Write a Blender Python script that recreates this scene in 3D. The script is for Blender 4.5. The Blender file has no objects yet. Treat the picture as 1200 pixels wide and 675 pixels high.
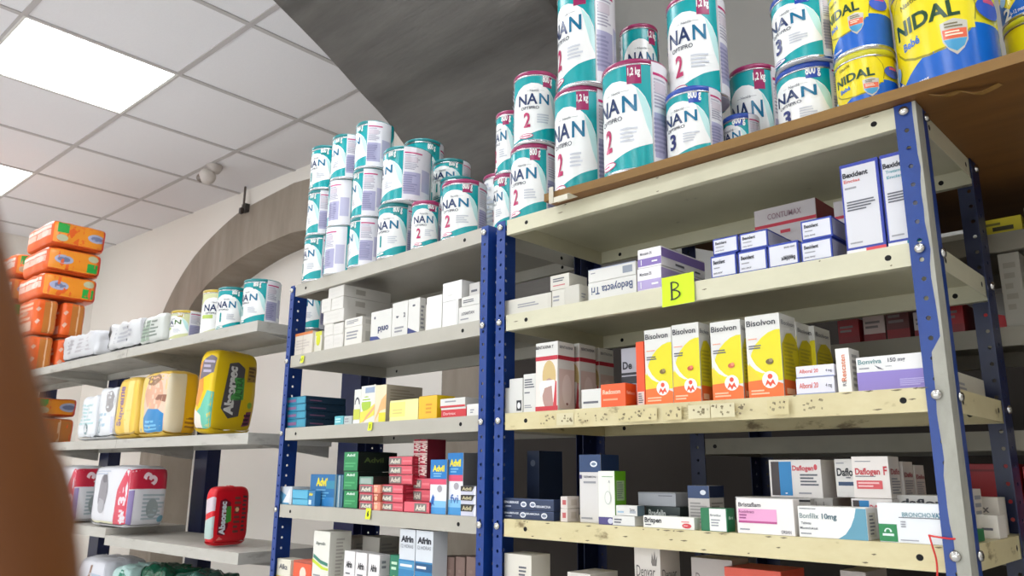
import bpy, bmesh, math, random
from mathutils import Vector, Matrix, noise
random.seed(4)
scene = bpy.context.scene
C = bpy.data.collections.new('pharmacy'); scene.collection.children.link(C)
PI = math.pi

# ------------------------------------------------------------------ camera
CAM = Vector((1.228, -1.268, 1.42))
yaw, pitch, roll = 0.7601, 0.2318, 0.0078
cam_d = bpy.data.cameras.new('camera'); cam = bpy.data.objects.new('camera', cam_d); C.objects.link(cam)
cam_d.sensor_width = 36; cam_d.lens = 921.3 * 36 / 1200; cam_d.clip_start = 0.01
F = Vector((-math.sin(yaw)*math.cos(pitch), math.cos(yaw)*math.cos(pitch), math.sin(pitch)))
R0 = Vector((math.cos(yaw), math.sin(yaw), 0)); U0 = R0.cross(F)
R1 = math.cos(roll)*R0 + math.sin(roll)*U0; U1 = -math.sin(roll)*R0 + math.cos(roll)*U0
m3 = Matrix((R1, U1, -F)).transposed()
cam.matrix_world = Matrix.Translation(CAM) @ m3.to_4x4()
cam_d.dof.use_dof = True; cam_d.dof.focus_distance = 1.75; cam_d.dof.aperture_fstop = 10.5
scene.camera = cam
# ------------------------------------------------------------------ world, exposure
w = bpy.data.worlds.new('world'); scene.world = w; w.use_nodes = True
w.node_tree.nodes['Background'].inputs[0].default_value = (0.9, 0.9, 0.95, 1)
w.node_tree.nodes['Background'].inputs[1].default_value = 0.15
vs = scene.view_settings
vs.view_transform = 'Standard'; vs.look = 'None'; vs.exposure = 0.10; vs.gamma = 1.0; vs.use_curve_mapping = False
LAMP_POWER = 11.0          # emission of the ceiling panels
CEIL = 3.13

# unseen area light added by the front wall to brighten ceiling and box fronts
dl = bpy.data.lights.new('added_fill_light', 'AREA'); dl.shape = 'RECTANGLE'; dl.size = 6.0; dl.size_y = 2.2; dl.energy = 62; dl.color = (.96, .98, 1.0)
do = bpy.data.objects.new('added_fill_light', dl); C.objects.link(do); do.location = (-.8, -4.9, 1.5); do.rotation_euler = (math.radians(97), 0, 0)

# ------------------------------------------------------------------ materials
def lin(c):
    return tuple(((v/255)/12.92 if v/255 <= .04045 else ((v/255+.055)/1.055)**2.4) for v in c)
_m = {}
def mat(col, rough=.5, metal=0., spec=.5, coat=0., emit=0.):
    k = (col, rough, metal, spec, coat, emit)
    if k in _m: return _m[k]
    m = bpy.data.materials.new('paint'); m.use_nodes = True
    b = m.node_tree.nodes['Principled BSDF']
    b.inputs['Base Color'].default_value = (*lin(col), 1); b.inputs['Roughness'].default_value = rough
    b.inputs['Metallic'].default_value = metal; b.inputs['Specular IOR Level'].default_value = spec
    b.inputs['Coat Weight'].default_value = coat
    if emit: b.inputs['Emission Color'].default_value = (*lin(col), 1); b.inputs['Emission Strength'].default_value = emit
    _m[k] = m; return m
def noisy(name, stops, scale=(1,1,1), nscale=5., detail=6., rough=.6, bump=0., metal=0., coords='Object', contrast=None, spec=.5, rough_n=.6):
    """noise -> colour ramp; stops = [(pos, rgb), ...]"""
    m = bpy.data.materials.new(name); m.use_nodes = True; nt = m.node_tree; n = nt.nodes; L = nt.links
    b = n['Principled BSDF']; tc = n.new('ShaderNodeTexCoord'); mp = n.new('ShaderNodeMapping')
    mp.inputs['Scale'].default_value = scale; no = n.new('ShaderNodeTexNoise')
    no.inputs['Scale'].default_value = nscale; no.inputs['Detail'].default_value = detail; no.inputs['Roughness'].default_value = rough_n
    cr = n.new('ShaderNodeValToRGB')
    L.new(tc.outputs[coords], mp.inputs[0]); L.new(mp.outputs[0], no.inputs['Vector']); L.new(no.outputs['Fac'], cr.inputs[0])
    el = cr.color_ramp.elements
    while len(el) < len(stops): el.new(.5)
    for e, (p, c) in zip(el, stops): e.position = p; e.color = (*lin(c), 1)
    L.new(cr.outputs[0], b.inputs['Base Color'])
    b.inputs['Roughness'].default_value = rough; b.inputs['Metallic'].default_value = metal; b.inputs['Specular IOR Level'].default_value = spec
    if bump:
        bu = n.new('ShaderNodeBump'); bu.inputs['Strength'].default_value = bump; bu.inputs['Distance'].default_value = .01
        L.new(no.outputs['Fac'], bu.inputs['Height']); L.new(bu.outputs[0], b.inputs['Normal'])
    return m
M_shelf_new = noisy('grey_white_enamel', [(.0,(140,134,120)),(.33,(176,171,158)),(1,(188,183,170))], (1,1,1), 9, 8, .42)
M_shelf_old = noisy('cream_enamel_worn', [(.0,(60,54,44)),(.25,(120,110,88)),(.31,(203,198,170)),(1,(218,213,184))], (1,1,2.2), 11, 9, .42)
M_shelf_yel = noisy('yellowed_enamel_worn', [(.0,(50,42,30)),(.33,(130,112,74)),(.41,(206,192,146)),(1,(224,214,172))], (1,1,2.2), 12, 9, .45)
M_shelf_lft = noisy('dusty_white_enamel', [(.0,(110,104,94)),(.34,(160,155,145)),(.42,(182,178,168)),(1,(196,192,184))], (1,1,3), 7, 8, .5)
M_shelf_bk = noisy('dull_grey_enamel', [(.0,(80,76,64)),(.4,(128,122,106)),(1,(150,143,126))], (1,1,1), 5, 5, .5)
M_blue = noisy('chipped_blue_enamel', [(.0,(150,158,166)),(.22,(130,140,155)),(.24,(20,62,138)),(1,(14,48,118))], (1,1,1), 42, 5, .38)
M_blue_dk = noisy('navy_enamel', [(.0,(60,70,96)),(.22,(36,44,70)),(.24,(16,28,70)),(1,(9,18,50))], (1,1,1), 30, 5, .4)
M_paint = noisy('spilled_white_paint', [(.0,(80,78,70)),(.34,(150,148,136)),(1,(196,194,180))], (1,1,.5), 16, 8, .6, bump=.3)
M_hole = mat((14,13,14), .9)
M_screw = mat((190,188,182), .25, 1.)
M_tin = mat((200,200,202), .22, 1.)
M_card = noisy('brown_board_edge', [(0,(112,80,30)),(1,(146,108,48))], (.6,1,8), 8, 5, .6)
M_board = noisy('dark_brown_hardboard', [(0,(88,56,22)),(.5,(116,76,32)),(1,(138,94,42))], (1,5,1), 3, 6, .55, bump=.05)
M_stone = noisy('streaky_grey_stone', [(0,(64,60,56)),(.4,(90,86,82)),(.6,(104,100,95)),(1,(132,127,121))], (.55,3.2,3.2), 3.0, 9, .9, bump=.5)
M_ring = noisy('brown_stone', [(0,(120,108,96)),(.5,(152,140,126)),(1,(176,166,152))], (2.4,1,.5), 4.0, 8, .85, bump=.25)
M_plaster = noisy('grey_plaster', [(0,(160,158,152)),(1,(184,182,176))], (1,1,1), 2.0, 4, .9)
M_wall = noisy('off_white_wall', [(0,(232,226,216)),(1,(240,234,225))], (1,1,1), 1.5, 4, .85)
M_pier = noisy('dark_brown_wall', [(0,(46,40,36)),(1,(66,59,53))], (1,1,1), 2.5, 5, .9)
M_tile = noisy('mineral_ceiling_tile', [(0,(230,227,228)),(1,(238,235,236))], (1,1,1), 180, 2, .9, bump=.05)
M_tbar = mat((186,180,178), .5)
M_floor = noisy('pale_tile_floor', [(0,(214,213,212)),(1,(228,227,226))], (1,1,1), 3, 4, .35)

# ------------------------------------------------------------------ object helpers
def link(name, bm, mats, parent=None, loc=(0,0,0), rz=0., smooth=False):
    me = bpy.data.meshes.new(name)
    bm.normal_update(); bm.to_mesh(me); bm.free()
    for m in (mats if isinstance(mats, (list, tuple)) else [mats]): me.materials.append(m)
    if smooth:
        for p in me.polygons: p.use_smooth = True
    o = bpy.data.objects.new(name, me); C.objects.link(o); o.location = loc; o.rotation_euler = (0,0,rz)
    if parent: o.parent = parent
    return o
def tag(o, label, cat, group=None):
    o['label'] = label; o['category'] = cat
    if group: o['group'] = group
    return o
def thing(name, label, cat, loc=(0,0,0), rz=0., group=None):
    o = bpy.data.objects.new(name, None); o.empty_display_size = .05; C.objects.link(o)
    o.location = loc; o.rotation_euler = (0,0,rz)
    return tag(o, label, cat, group)
def struct(o): o['kind'] = 'structure'; return o
def box(bm, x0, y0, z0, x1, y1, z1, mi=0, rot=None):
    vs_ = [bm.verts.new(p) for p in ((x0,y0,z0),(x1,y0,z0),(x1,y1,z0),(x0,y1,z0),(x0,y0,z1),(x1,y0,z1),(x1,y1,z1),(x0,y1,z1))]
    fs = []
    for q in ((0,3,2,1),(4,5,6,7),(0,1,5,4),(1,2,6,5),(2,3,7,6),(3,0,4,7)):
        f = bm.faces.new([vs_[i] for i in q]); f.material_index = mi; fs.append(f)
    return vs_, fs
def lathe(bm, prof, n=48, mi=0, cap=(False, False)):
    rings = [[bm.verts.new((r*math.sin(2*PI*i/n), -r*math.cos(2*PI*i/n), z)) for i in range(n)] for r, z in prof]
    for a, b in zip(rings, rings[1:]):
        for i in range(n):
            f = bm.faces.new((a[i], a[(i+1) % n], b[(i+1) % n], b[i])); f.material_index = mi; f.smooth = True
    if cap[0]: bm.faces.new(rings[0][::-1]).material_index = mi
    if cap[1]: bm.faces.new(rings[-1]).material_index = mi

# ------------------------------------------------------------------ text outlines
_txt = {}
def text_geo(s, bold=.0, narrow=1.):
    k = (s, bold)
    if k in _txt: return _txt[k]
    cu = bpy.data.curves.new('t', 'FONT'); cu.body = s; cu.size = 1; cu.resolution_u = 3; cu.offset = bold; cu.fill_mode = 'FRONT'
    ob = bpy.data.objects.new('t', cu); C.objects.link(ob)
    dg = bpy.context.evaluated_depsgraph_get()
    me = bpy.data.meshes.new_from_object(ob.evaluated_get(dg))
    V = [(v.co.x, v.co.y) for v in me.vertices]; Fc = [tuple(p.vertices) for p in me.polygons]
    bpy.data.objects.remove(ob); bpy.data.meshes.remove(me); bpy.data.curves.remove(cu)
    x0 = min(v[0] for v in V); x1 = max(v[0] for v in V)
    cap = .715
    V = [((x-x0)/cap, y/cap) for x, y in V]
    _txt[k] = (V, Fc, (x1-x0)/cap); return _txt[k]

# ------------------------------------------------------------------ surfaces that carry printing
class Flat:                       # carton; origin front-left-bottom corner
    du = None
    def __init__(s, w, d, h): s.w, s.d, s.h = w, d, h
    def dim(s, f): return {'F':(s.w,s.h),'R':(s.d,s.h),'L':(s.d,s.h),'T':(s.w,s.d),'K':(s.w,s.h)}[f]
    def at(s, f, u, v, o):
        w, d, h = s.w, s.d, s.h
        if f == 'F': return (u*w, -o, v*h)
        if f == 'R': return (w+o, u*d, v*h)
        if f == 'L': return (-o, (1-u)*d, v*h)
        if f == 'K': return ((1-u)*w, d+o, v*h)
        return (u*w, v*d, h+o)
class Cyl:                        # can; u in radians from the front, v 0..1
    du = .14
    def __init__(s, r, h): s.r, s.h = r, h
    def dim(s, f): return (s.r, s.h)
    def at(s, f, u, v, o): return ((s.r+o)*math.sin(u), -(s.r+o)*math.cos(u), v*s.h)
class Pack:                       # soft film pack, bulging and creased; origin front-left-bottom
    du = .08
    def __init__(s, w, d, h, e=5., crease=.006, seed=0, bulge=.03): s.w, s.d, s.h, s.e, s.c, s.s, s.b = w, d, h, e, crease, seed, bulge
    def dim(s, f): return {'F':(s.w,s.h),'R':(s.d,s.h),'L':(s.d,s.h),'T':(s.w,s.d),'K':(s.w,s.h),'B':(s.w,s.d)}[f]
    def at(s, f, u, v, o):
        a, b = 2*u-1, 2*v-1
        p = {'F':(a,-1,b),'R':(1,a,b),'L':(-1,-a,b),'K':(-a,1,b),'T':(a,b,1),'B':(a,-b,-1)}[f]
        q = Vector(p); l = (abs(p[0])**s.e + abs(p[1])**s.e + abs(p[2])**s.e)**(1/s.e)
        q = q/l
        nrm = {'F':(0,-1,0),'R':(1,0,0),'L':(-1,0,0),'K':(0,1,0),'T':(0,0,1),'B':(0,0,-1)}[f]
        k = s.b*(1-a*a)*(1-b*b)
        x = Vector((q.x*s.w/2, q.y*s.d/2, q.z*s.h/2))
        n = q.normalized()
        cr = noise.noise(Vector((x.x*22+s.s*7.1, x.y*22, x.z*9)))*s.c + noise.noise(Vector((x.x*60+s.s*3, x.y*60, x.z*30)))*s.c*.35
        cr = cr - s.c*1.05
        if f == 'B': cr, k = -.0005, s.b
        x = x + Vector(nrm)*((k-s.b)*.35*min(s.w,s.d,s.h)) + n*cr + Vector(nrm)*o
        return (x.x+s.w/2, x.y+s.d/2, x.z+s.h/2)

def polyface(bm, surf, face, V, Fc, mi, off):
    """V in face units (u,v); split so it follows curved surfaces, then mapped on"""
    t = bmesh.new(); vv = [t.verts.new((x, y, 0)) for x, y in V]
    for f in Fc:
        try: t.faces.new([vv[i] for i in f])
        except ValueError: pass
    if surf.du:
        for ax in ((0, 1) if isinstance(surf, Pack) else (0,)):
            lo = min(v.co[ax] for v in t.verts); hi = max(v.co[ax] for v in t.verts)
            k = math.floor(lo/surf.du)+1
            while k*surf.du < hi:
                co = [0,0,0]; no = [0,0,0]; co[ax] = k*surf.du; no[ax] = 1
                bmesh.ops.bisect_plane(t, geom=t.verts[:]+t.edges[:]+t.faces[:], plane_co=co, plane_no=no); k += 1
    mp = {}
    for v in t.verts: mp[v] = bm.verts.new(surf.at(face, v.co.x, v.co.y, off))
    for f in t.faces:
        vs2 = [mp[v] for v in f.verts]
        if f.normal.z < 0: vs2.reverse()
        try: g = bm.faces.new(vs2); g.material_index = mi; g.smooth = bool(surf.du)
        except ValueError: pass
    t.free()
def decorate(bm, surf, decals, mats, gloss=.45):
    """decals: ('r',face,u0,v0,u1,v1,col) ('p',face,[(u,v)..],col) ('c',face,u,v,ru_m,rv_m,col[,a0,a1])
       ('t',face,u,v,height_m,text,col[,rot_deg,width_m,bold]) ('l',face,u0,v0,u1,v1,n,col)"""
    def mi(col):
        m = col if not isinstance(col, tuple) else mat(col, gloss)
        if m not in mats: mats.append(m)
        return mats.index(m)
    off = .0004
    for dc in decals:
        k, face = dc[0], dc[1]; W, H = surf.dim(face)
        if k == 'r':
            u0, v0, u1, v1, col = dc[2:]
            polyface(bm, surf, face, [(u0,v0),(u1,v0),(u1,v1),(u0,v1)], [(0,1,2,3)], mi(col), off)
        elif k == 'p':
            polyface(bm, surf, face, dc[2], [tuple(range(len(dc[2])))], mi(dc[3]), off)
        elif k == 'c':
            u, v, ru, rv, col = dc[2:7]; a0, a1 = (dc[7], dc[8]) if len(dc) > 7 else (0, 360); n = 20
            P_ = [(u+ru/W*math.cos(math.radians(a0+(a1-a0)*i/n)), v+rv/H*math.sin(math.radians(a0+(a1-a0)*i/n))) for i in range(n + (0 if a1-a0 == 360 else 1))]
            polyface(bm, surf, face, P_, [tuple(range(len(P_)))], mi(col), off)
        elif k == 'l':
            u0, v0, u1, v1, n, col = dc[2:]; q = mi(col)
            for i in range(n):
                vv = v1-(v1-v0)*(i+.5)/n; hh = (v1-v0)/n*.26
                ue = u0+(u1-u0)*(.6+.4*random.random())
                polyface(bm, surf, face, [(u0,vv-hh),(ue,vv-hh),(ue,vv+hh),(u0,vv+hh)], [(0,1,2,3)], q, off)
        elif k == 't':
            u, v, hm, s, col = dc[2:7]; rot = math.radians(dc[7]) if len(dc) > 7 else 0
            wm = dc[8] if len(dc) > 8 else None; bold = dc[9] if len(dc) > 9 else .015
            V, Fc, wd = text_geo(s, bold)
            sx = hm if not wm else wm/wd
            c, sn = math.cos(rot), math.sin(rot); P_ = []
            for x, y in V:
                x = (x-wd/2)*sx; y = (y-.5)*hm
                P_.append((u+(x*c-y*sn)/W, v+(x*sn+y*c)/H))
            polyface(bm, surf, face, P_, Fc, mi(col), off+.0002)
        off += .00012
GEO = {
 'b1': (-0.0131, 0.012, 1.7725, 0.143, 0.09, 0.0365, 0.0, 0.012),
 'b3': (0.1325, 0.012, 1.7725, 0.0363, 0.1, 0.0385, 0.0, 0.012),
 'b2': (0.1277, 0.012, 1.8116, 0.0534, 0.0626, 0.033, 0.0, 0.012),
 'b3b': (0.1689, 0.012, 1.7725, 0.04, 0.0324, 0.0423, 0.0, 0.012),
 'b4a': (0.233, 0.012, 1.7725, 0.1214, 0.12, 0.0387, 0.0, 0.012),
 'b4b': (0.2336, 0.012, 1.8118, 0.1198, 0.12, 0.0281, 0.0, 0.012),
 'b5a': (0.3575, 0.012, 1.7725, 0.0557, 0.154, 0.0477, 0.0, 0.012),
 'b5b': (0.3599, 0.012, 1.8208, 0.0549, 0.1658, 0.0388, 0.0, 0.012),
 'c1': (0.5216, 0.012, 1.7725, 0.0514, 0.12, 0.0438, 0.0, 0.012),
 'c2': (0.5278, 0.012, 1.8169, 0.0505, 0.12, 0.0313, 0.0, 0.012),
 'c3': (0.5768, 0.012, 1.7725, 0.0551, 0.12, 0.0416, 0.0, 0.012),
 'c4': (0.5823, 0.012, 1.8147, 0.0535, 0.12, 0.0327, 0.0, 0.012),
 'c5': (0.6344, 0.012, 1.7725, 0.0551, 0.12, 0.0432, 0.0, 0.012),
 'c6': (0.694, 0.012, 1.7725, 0.053, 0.13, 0.0375, 0.0, 0.012),
 'c7': (0.6968, 0.012, 1.8106, 0.0529, 0.13, 0.0357, 0.0, 0.012),
 'c8': (0.5372, 0.17, 1.7725, 0.1258, 0.1, 0.1689, 0.0, 0.17),
 'c9': (0.7003, 0.16, 1.7725, 0.0942, 0.1, 0.1475, 0.0, 0.16),
 'c10': (0.7703, 0.012, 1.7725, 0.062, 0.05, 0.1562, 0.0, 0.012),
 'c11': (0.8353, 0.012, 1.7725, 0.0567, 0.05, 0.1562, 0.0, 0.012),
 'd1': (-0.0077, 0.012, 1.55, 0.0133, 0.09, 0.0572, 0.0, 0.012),
 'd2': (0.0054, 0.012, 1.55, 0.0405, 0.04, 0.0764, 0.0, 0.012),
 'd3': (0.0486, 0.012, 1.55, 0.0364, 0.04, 0.0836, 0.0, 0.012),
 'd4': (0.085, 0.012, 1.55, 0.063, 0.056, 0.1485, 0.0, 0.012),
 'd4b': (0.0972, 0.085, 1.55, 0.0515, 0.0587, 0.1523, 0.0, 0.085),
 'd4c': (0.0963, 0.16, 1.55, 0.0495, 0.0557, 0.1515, 0.0, 0.16),
 'd5': (0.2109, 0.012, 1.55, 0.0508, 0.06, 0.039, 0.0, 0.012),
 'd6': (0.2607, 0.012, 1.55, 0.0603, 0.0387, 0.046, 0.0, 0.012),
 'd7': (0.336, 0.03, 1.55, 0.019, 0.1, 0.1275, 0.0, 0.03),
 'd8': (0.2503, 0.1, 1.55, 0.0392, 0.08, 0.1307, 0.0, 0.1),
 'e1': (0.3692, 0.012, 1.55, 0.0608, 0.05, 0.1445, 0.0, 0.012),
 'e2': (0.4313, 0.012, 1.55, 0.0577, 0.0405, 0.1471, 0.0, 0.012),
 'e3': (0.5128, 0.012, 1.55, 0.0599, 0.0375, 0.1419, 0.0, 0.012),
 'e4': (0.5824, 0.012, 1.55, 0.0636, 0.0645, 0.1438, 0.0, 0.012),
 'e5': (0.5881, 0.075, 1.55, 0.059, 0.0629, 0.1375, 0.0, 0.075),
 'e6': (0.6098, 0.13, 1.55, 0.047, 0.0712, 0.1361, 0.0, 0.13),
 'e7': (0.6673, 0.012, 1.55, 0.0637, 0.07, 0.0275, 0.0, 0.012),
 'e7b': (0.6688, 0.012, 1.5781, 0.0638, 0.07, 0.0194, 0.0, 0.012),
 'e8': (0.7365, 0.012, 1.55, 0.0217, 0.0449, 0.0709, 0.0, 0.012),
 'e9': (0.768, 0.012, 1.55, 0.1053, 0.06, 0.0531, 0.0, 0.012),
 'f1': (-0.0094, 0.012, 1.325, 0.144, 0.02, 0.0186, 0.0, 0.012),
 'f1b': (-0.0097, 0.012, 1.3442, 0.1445, 0.02, 0.0236, 0.0, 0.012),
 'f2': (0.1529, 0.012, 1.325, 0.018, 0.0386, 0.0259, 0.0, 0.012),
 'f2b': (0.1531, 0.012, 1.3515, 0.0181, 0.0387, 0.0234, 0.0, 0.012),
 'f3': (0.1891, 0.03, 1.325, 0.0548, 0.0609, 0.1335, 0.0, 0.03),
 'f4': (0.2535, 0.008, 1.325, 0.0394, 0.0367, 0.101, 0.0, 0.008),
 'f5': (0.2895, 0.004, 1.325, 0.0512, 0.028, 0.0182, 0.0, 0.004),
 'f5b': (0.2981, 0.004, 1.3438, 0.0485, 0.0233, 0.0186, 0.0, 0.004),
 'f6': (0.3599, 0.004, 1.325, 0.1072, 0.02, 0.021, 0.0, 0.004),
 'f7': (0.3316, 0.055, 1.325, 0.0759, 0.06, 0.0357, 0.0, 0.055),
 'f8': (0.3147, 0.055, 1.3613, 0.0848, 0.06, 0.0254, 0.0, 0.055),
 'f9': (0.4228, 0.06, 1.325, 0.0447, 0.0533, 0.0755, 0.0, 0.06),
 'f10': (0.4806, 0.004, 1.325, 0.0513, 0.0269, 0.0388, 0.0, 0.004),
 'f11': (0.5505, 0.004, 1.325, 0.1004, 0.024, 0.0573, 0.0, 0.004),
 'f12': (0.5111, 0.075, 1.325, 0.1383, 0.08, 0.0574, 0.0, 0.075),
 'f12b': (0.6279, 0.09, 1.325, 0.0529, 0.08, 0.0586, 0.0, 0.09),
 'f13': (0.6578, 0.004, 1.325, 0.1073, 0.0539, 0.0474, 0.0, 0.004),
 'f14': (0.5722, 0.09, 1.383, 0.0935, 0.07, 0.064, 0.0, 0.09),
 'f20': (0.7193, 0.07, 1.325, 0.0634, 0.06, 0.0599, 0.0, 0.07),
 'f15': (0.6851, 0.1, 1.3855, 0.0299, 0.06, 0.0624, 0.0, 0.1),
 'f16': (0.7233, 0.075, 1.3855, 0.0575, 0.05, 0.0658, 0.0, 0.075),
 'f17': (0.733, 0.13, 1.3855, 0.0514, 0.05, 0.0584, 0.0, 0.13),
 'f18': (0.7358, 0.185, 1.3855, 0.0496, 0.05, 0.0535, 0.0, 0.185),
 'f21': (0.7819, 0.004, 1.325, 0.0999, 0.04, 0.0563, 0.0, 0.004),
 'f22': (0.7784, 0.1, 1.325, 0.0773, 0.07, 0.0662, 0.0, 0.1),
 'g1': (-0.0056, 0.012, 1.0975, 0.0782, 0.0607, 0.1559, 0.0, 0.012),
 'g2': (0.1696, 0.012, 1.0975, 0.058, 0.09, 0.1325, 0.0, 0.012),
 'g3': (0.3263, 0.02, 1.0975, 0.0569, 0.0669, 0.2063, 0.0, 0.02),
 'g4': (0.4296, 0.05, 1.0975, 0.0819, 0.06, 0.177, 0.0, 0.05),
 'g5': (0.5068, 0.03, 1.0975, 0.1027, 0.09, 0.1681, 0.0, 0.03),
 'g6': (0.7075, 0.03, 1.0975, 0.0393, 0.09, 0.1792, 0.0, 0.03),
 'h1': (-0.9544, 0.0382, 1.7725, 0.103, 0.06, 0.0698, -0.03, 0.012),
 'h1b': (-0.8605, 0.0434, 1.7725, 0.0494, 0.05, 0.0651, -0.03, 0.02),
 'h2a': (-0.7821, 0.0331, 1.7725, 0.0495, 0.16, 0.0424, -0.03, 0.012),
 'h2b': (-0.7322, 0.0316, 1.7725, 0.0517, 0.16, 0.0409, -0.03, 0.012),
 'h2c': (-0.7863, 0.0332, 1.8155, 0.0498, 0.16, 0.0355, -0.03, 0.012),
 'h2d': (-0.7358, 0.0317, 1.814, 0.0519, 0.16, 0.0332, -0.03, 0.012),
 'h2e': (-0.7955, 0.0335, 1.8516, 0.1104, 0.17, 0.0382, -0.03, 0.012),
 'h2f': (-0.8101, 0.0339, 1.8904, 0.0533, 0.12, 0.0419, -0.03, 0.012),
 'h2g': (-0.7547, 0.0323, 1.8904, 0.063, 0.17, 0.0362, -0.03, 0.012),
 'h2h': (-0.7751, 0.0329, 1.9272, 0.0834, 0.17, 0.0343, -0.03, 0.012),
 'h2i': (-0.6736, 0.0298, 1.7725, 0.0873, 0.06, 0.0541, -0.03, 0.012),
 'h2j': (-0.6762, 0.0299, 1.8272, 0.0876, 0.06, 0.025, -0.03, 0.012),
 'h3': (-0.5441, 0.0259, 1.7725, 0.0964, 0.06, 0.0824, -0.03, 0.012),
 'h4': (-0.4457, 0.023, 1.7725, 0.0685, 0.06, 0.094, -0.03, 0.012),
 'h5': (-0.3753, 0.0209, 1.7725, 0.0486, 0.02, 0.094, -0.03, 0.012),
 'h6': (-0.2986, 0.0186, 1.7725, 0.062, 0.07, 0.0881, -0.03, 0.012),
 'h7': (-0.2337, 0.0166, 1.7725, 0.06, 0.07, 0.0649, -0.03, 0.012),
 'h8': (-0.2348, 0.0167, 1.838, 0.0723, 0.07, 0.0483, -0.03, 0.012),
 'h9': (-0.1717, 0.0148, 1.7725, 0.0761, 0.06, 0.0428, -0.03, 0.012),
 'h9b': (-0.1614, 0.0144, 1.8159, 0.0652, 0.06, 0.0236, -0.03, 0.012),
 'h10': (-0.1538, 0.0322, 1.8401, 0.0376, 0.05, 0.036, -0.03, 0.03),
 'i1a': (-0.9691, 0.0387, 1.55, 0.1112, 0.14, 0.0265, -0.03, 0.012),
 'i1b': (-0.9723, 0.0388, 1.5771, 0.1116, 0.14, 0.0217, -0.03, 0.012),
 'i1c': (-0.9756, 0.0389, 1.5994, 0.1121, 0.14, 0.022, -0.03, 0.012),
 'i1d': (-0.9788, 0.039, 1.622, 0.1125, 0.14, 0.022, -0.03, 0.012),
 'i2': (-0.7006, 0.0306, 1.55, 0.0439, 0.05, 0.025, -0.03, 0.012),
 'i2b': (-0.6524, 0.0292, 1.55, 0.0384, 0.05, 0.0228, -0.03, 0.012),
 'i3': (-0.6063, 0.0278, 1.55, 0.0314, 0.06, 0.0939, -0.03, 0.012),
 'i4': (-0.5737, 0.0268, 1.55, 0.0668, 0.06, 0.1011, -0.03, 0.012),
 'i5': (-0.5071, 0.0248, 1.55, 0.0506, 0.12, 0.0987, -0.03, 0.012),
 'i6': (-0.4384, 0.0228, 1.55, 0.1192, 0.06, 0.0533, -0.03, 0.012),
 'i7': (-0.3163, 0.0191, 1.55, 0.0709, 0.0579, 0.0569, -0.03, 0.012),
 'i8': (-0.2278, 0.0164, 1.55, 0.0908, 0.08, 0.0231, -0.03, 0.012),
 'i8b': (-0.2321, 0.0166, 1.5737, 0.0913, 0.08, 0.0218, -0.03, 0.012),
 'i9': (-0.1344, 0.0136, 1.55, 0.0417, 0.05, 0.0277, -0.03, 0.012),
 'j1': (-0.9812, 0.039, 1.325, 0.0708, 0.06, 0.0515, -0.03, 0.012),
 'j2': (-0.903, 0.0367, 1.325, 0.0885, 0.06, 0.0172, -0.03, 0.012),
 'j2b': (-0.9067, 0.0368, 1.3428, 0.0889, 0.06, 0.026, -0.03, 0.012),
 'j3s': (-0.8052, 0.0278, 1.325, 0.0345, 0.02, 0.0425, -0.03, 0.006),
 'j3': (-0.8388, 0.0528, 1.325, 0.141, 0.04, 0.0886, -0.03, 0.03),
 'j3b': (-0.6801, 0.038, 1.325, 0.0278, 0.05, 0.0865, -0.03, 0.02),
 'j4a': (-0.6319, 0.0286, 1.325, 0.0653, 0.13, 0.0459, -0.03, 0.012),
 'j4b': (-0.637, 0.0287, 1.3715, 0.0659, 0.13, 0.0494, -0.03, 0.012),
 'j4c': (-0.6403, 0.0288, 1.4215, 0.0664, 0.13, 0.0524, -0.03, 0.012),
 'j5a': (-0.5561, 0.0263, 1.325, 0.0621, 0.12, 0.0188, -0.03, 0.012),
 'j5b': (-0.5581, 0.0264, 1.3444, 0.0623, 0.12, 0.0213, -0.03, 0.012),
 'j5c': (-0.5601, 0.0264, 1.3663, 0.0625, 0.12, 0.0215, -0.03, 0.012),
 'j5d': (-0.562, 0.0265, 1.3884, 0.0627, 0.12, 0.0205, -0.03, 0.012),
 'j6a': (-0.481, 0.016, 1.325, 0.0299, 0.1, 0.0211, -0.03, 0.004),
 'j6b': (-0.4828, 0.0161, 1.3467, 0.03, 0.1, 0.0208, -0.03, 0.004),
 'j6c': (-0.4846, 0.0161, 1.3681, 0.0301, 0.1, 0.0208, -0.03, 0.004),
 'j7a': (-0.4601, 0.0234, 1.325, 0.0935, 0.1, 0.0203, -0.03, 0.012),
 'j7b': (-0.4618, 0.0235, 1.3459, 0.0938, 0.1, 0.0213, -0.03, 0.012),
 'j7c': (-0.4636, 0.0235, 1.3678, 0.0942, 0.1, 0.0214, -0.03, 0.012),
 'j7d': (-0.4524, 0.0412, 1.3898, 0.097, 0.08, 0.0243, -0.03, 0.03),
 'j7e': (-0.4541, 0.0412, 1.4147, 0.0974, 0.08, 0.0222, -0.03, 0.03),
 'j7f': (-0.4558, 0.0413, 1.4375, 0.0977, 0.08, 0.0224, -0.03, 0.03),
 'j8a': (-0.3539, 0.0142, 1.325, 0.0984, 0.03, 0.0258, -0.03, 0.006),
 'j8b': (-0.3669, 0.0536, 1.325, 0.0678, 0.08, 0.0237, -0.03, 0.045),
 'j8c': (-0.3686, 0.0537, 1.3493, 0.0682, 0.08, 0.0286, -0.03, 0.045),
 'j8d': (-0.3703, 0.0537, 1.3785, 0.0684, 0.08, 0.0278, -0.03, 0.045),
 'j8e': (-0.3788, 0.059, 1.4069, 0.0247, 0.06, 0.0969, -0.03, 0.05),
 'j8f': (-0.353, 0.0582, 1.4069, 0.0301, 0.06, 0.0963, -0.03, 0.05),
 'j9': (-0.2612, 0.0174, 1.325, 0.0608, 0.045, 0.126, -0.03, 0.012),
 'j9b': (-0.2048, 0.0218, 1.325, 0.0554, 0.045, 0.1413, -0.03, 0.018),
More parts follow.
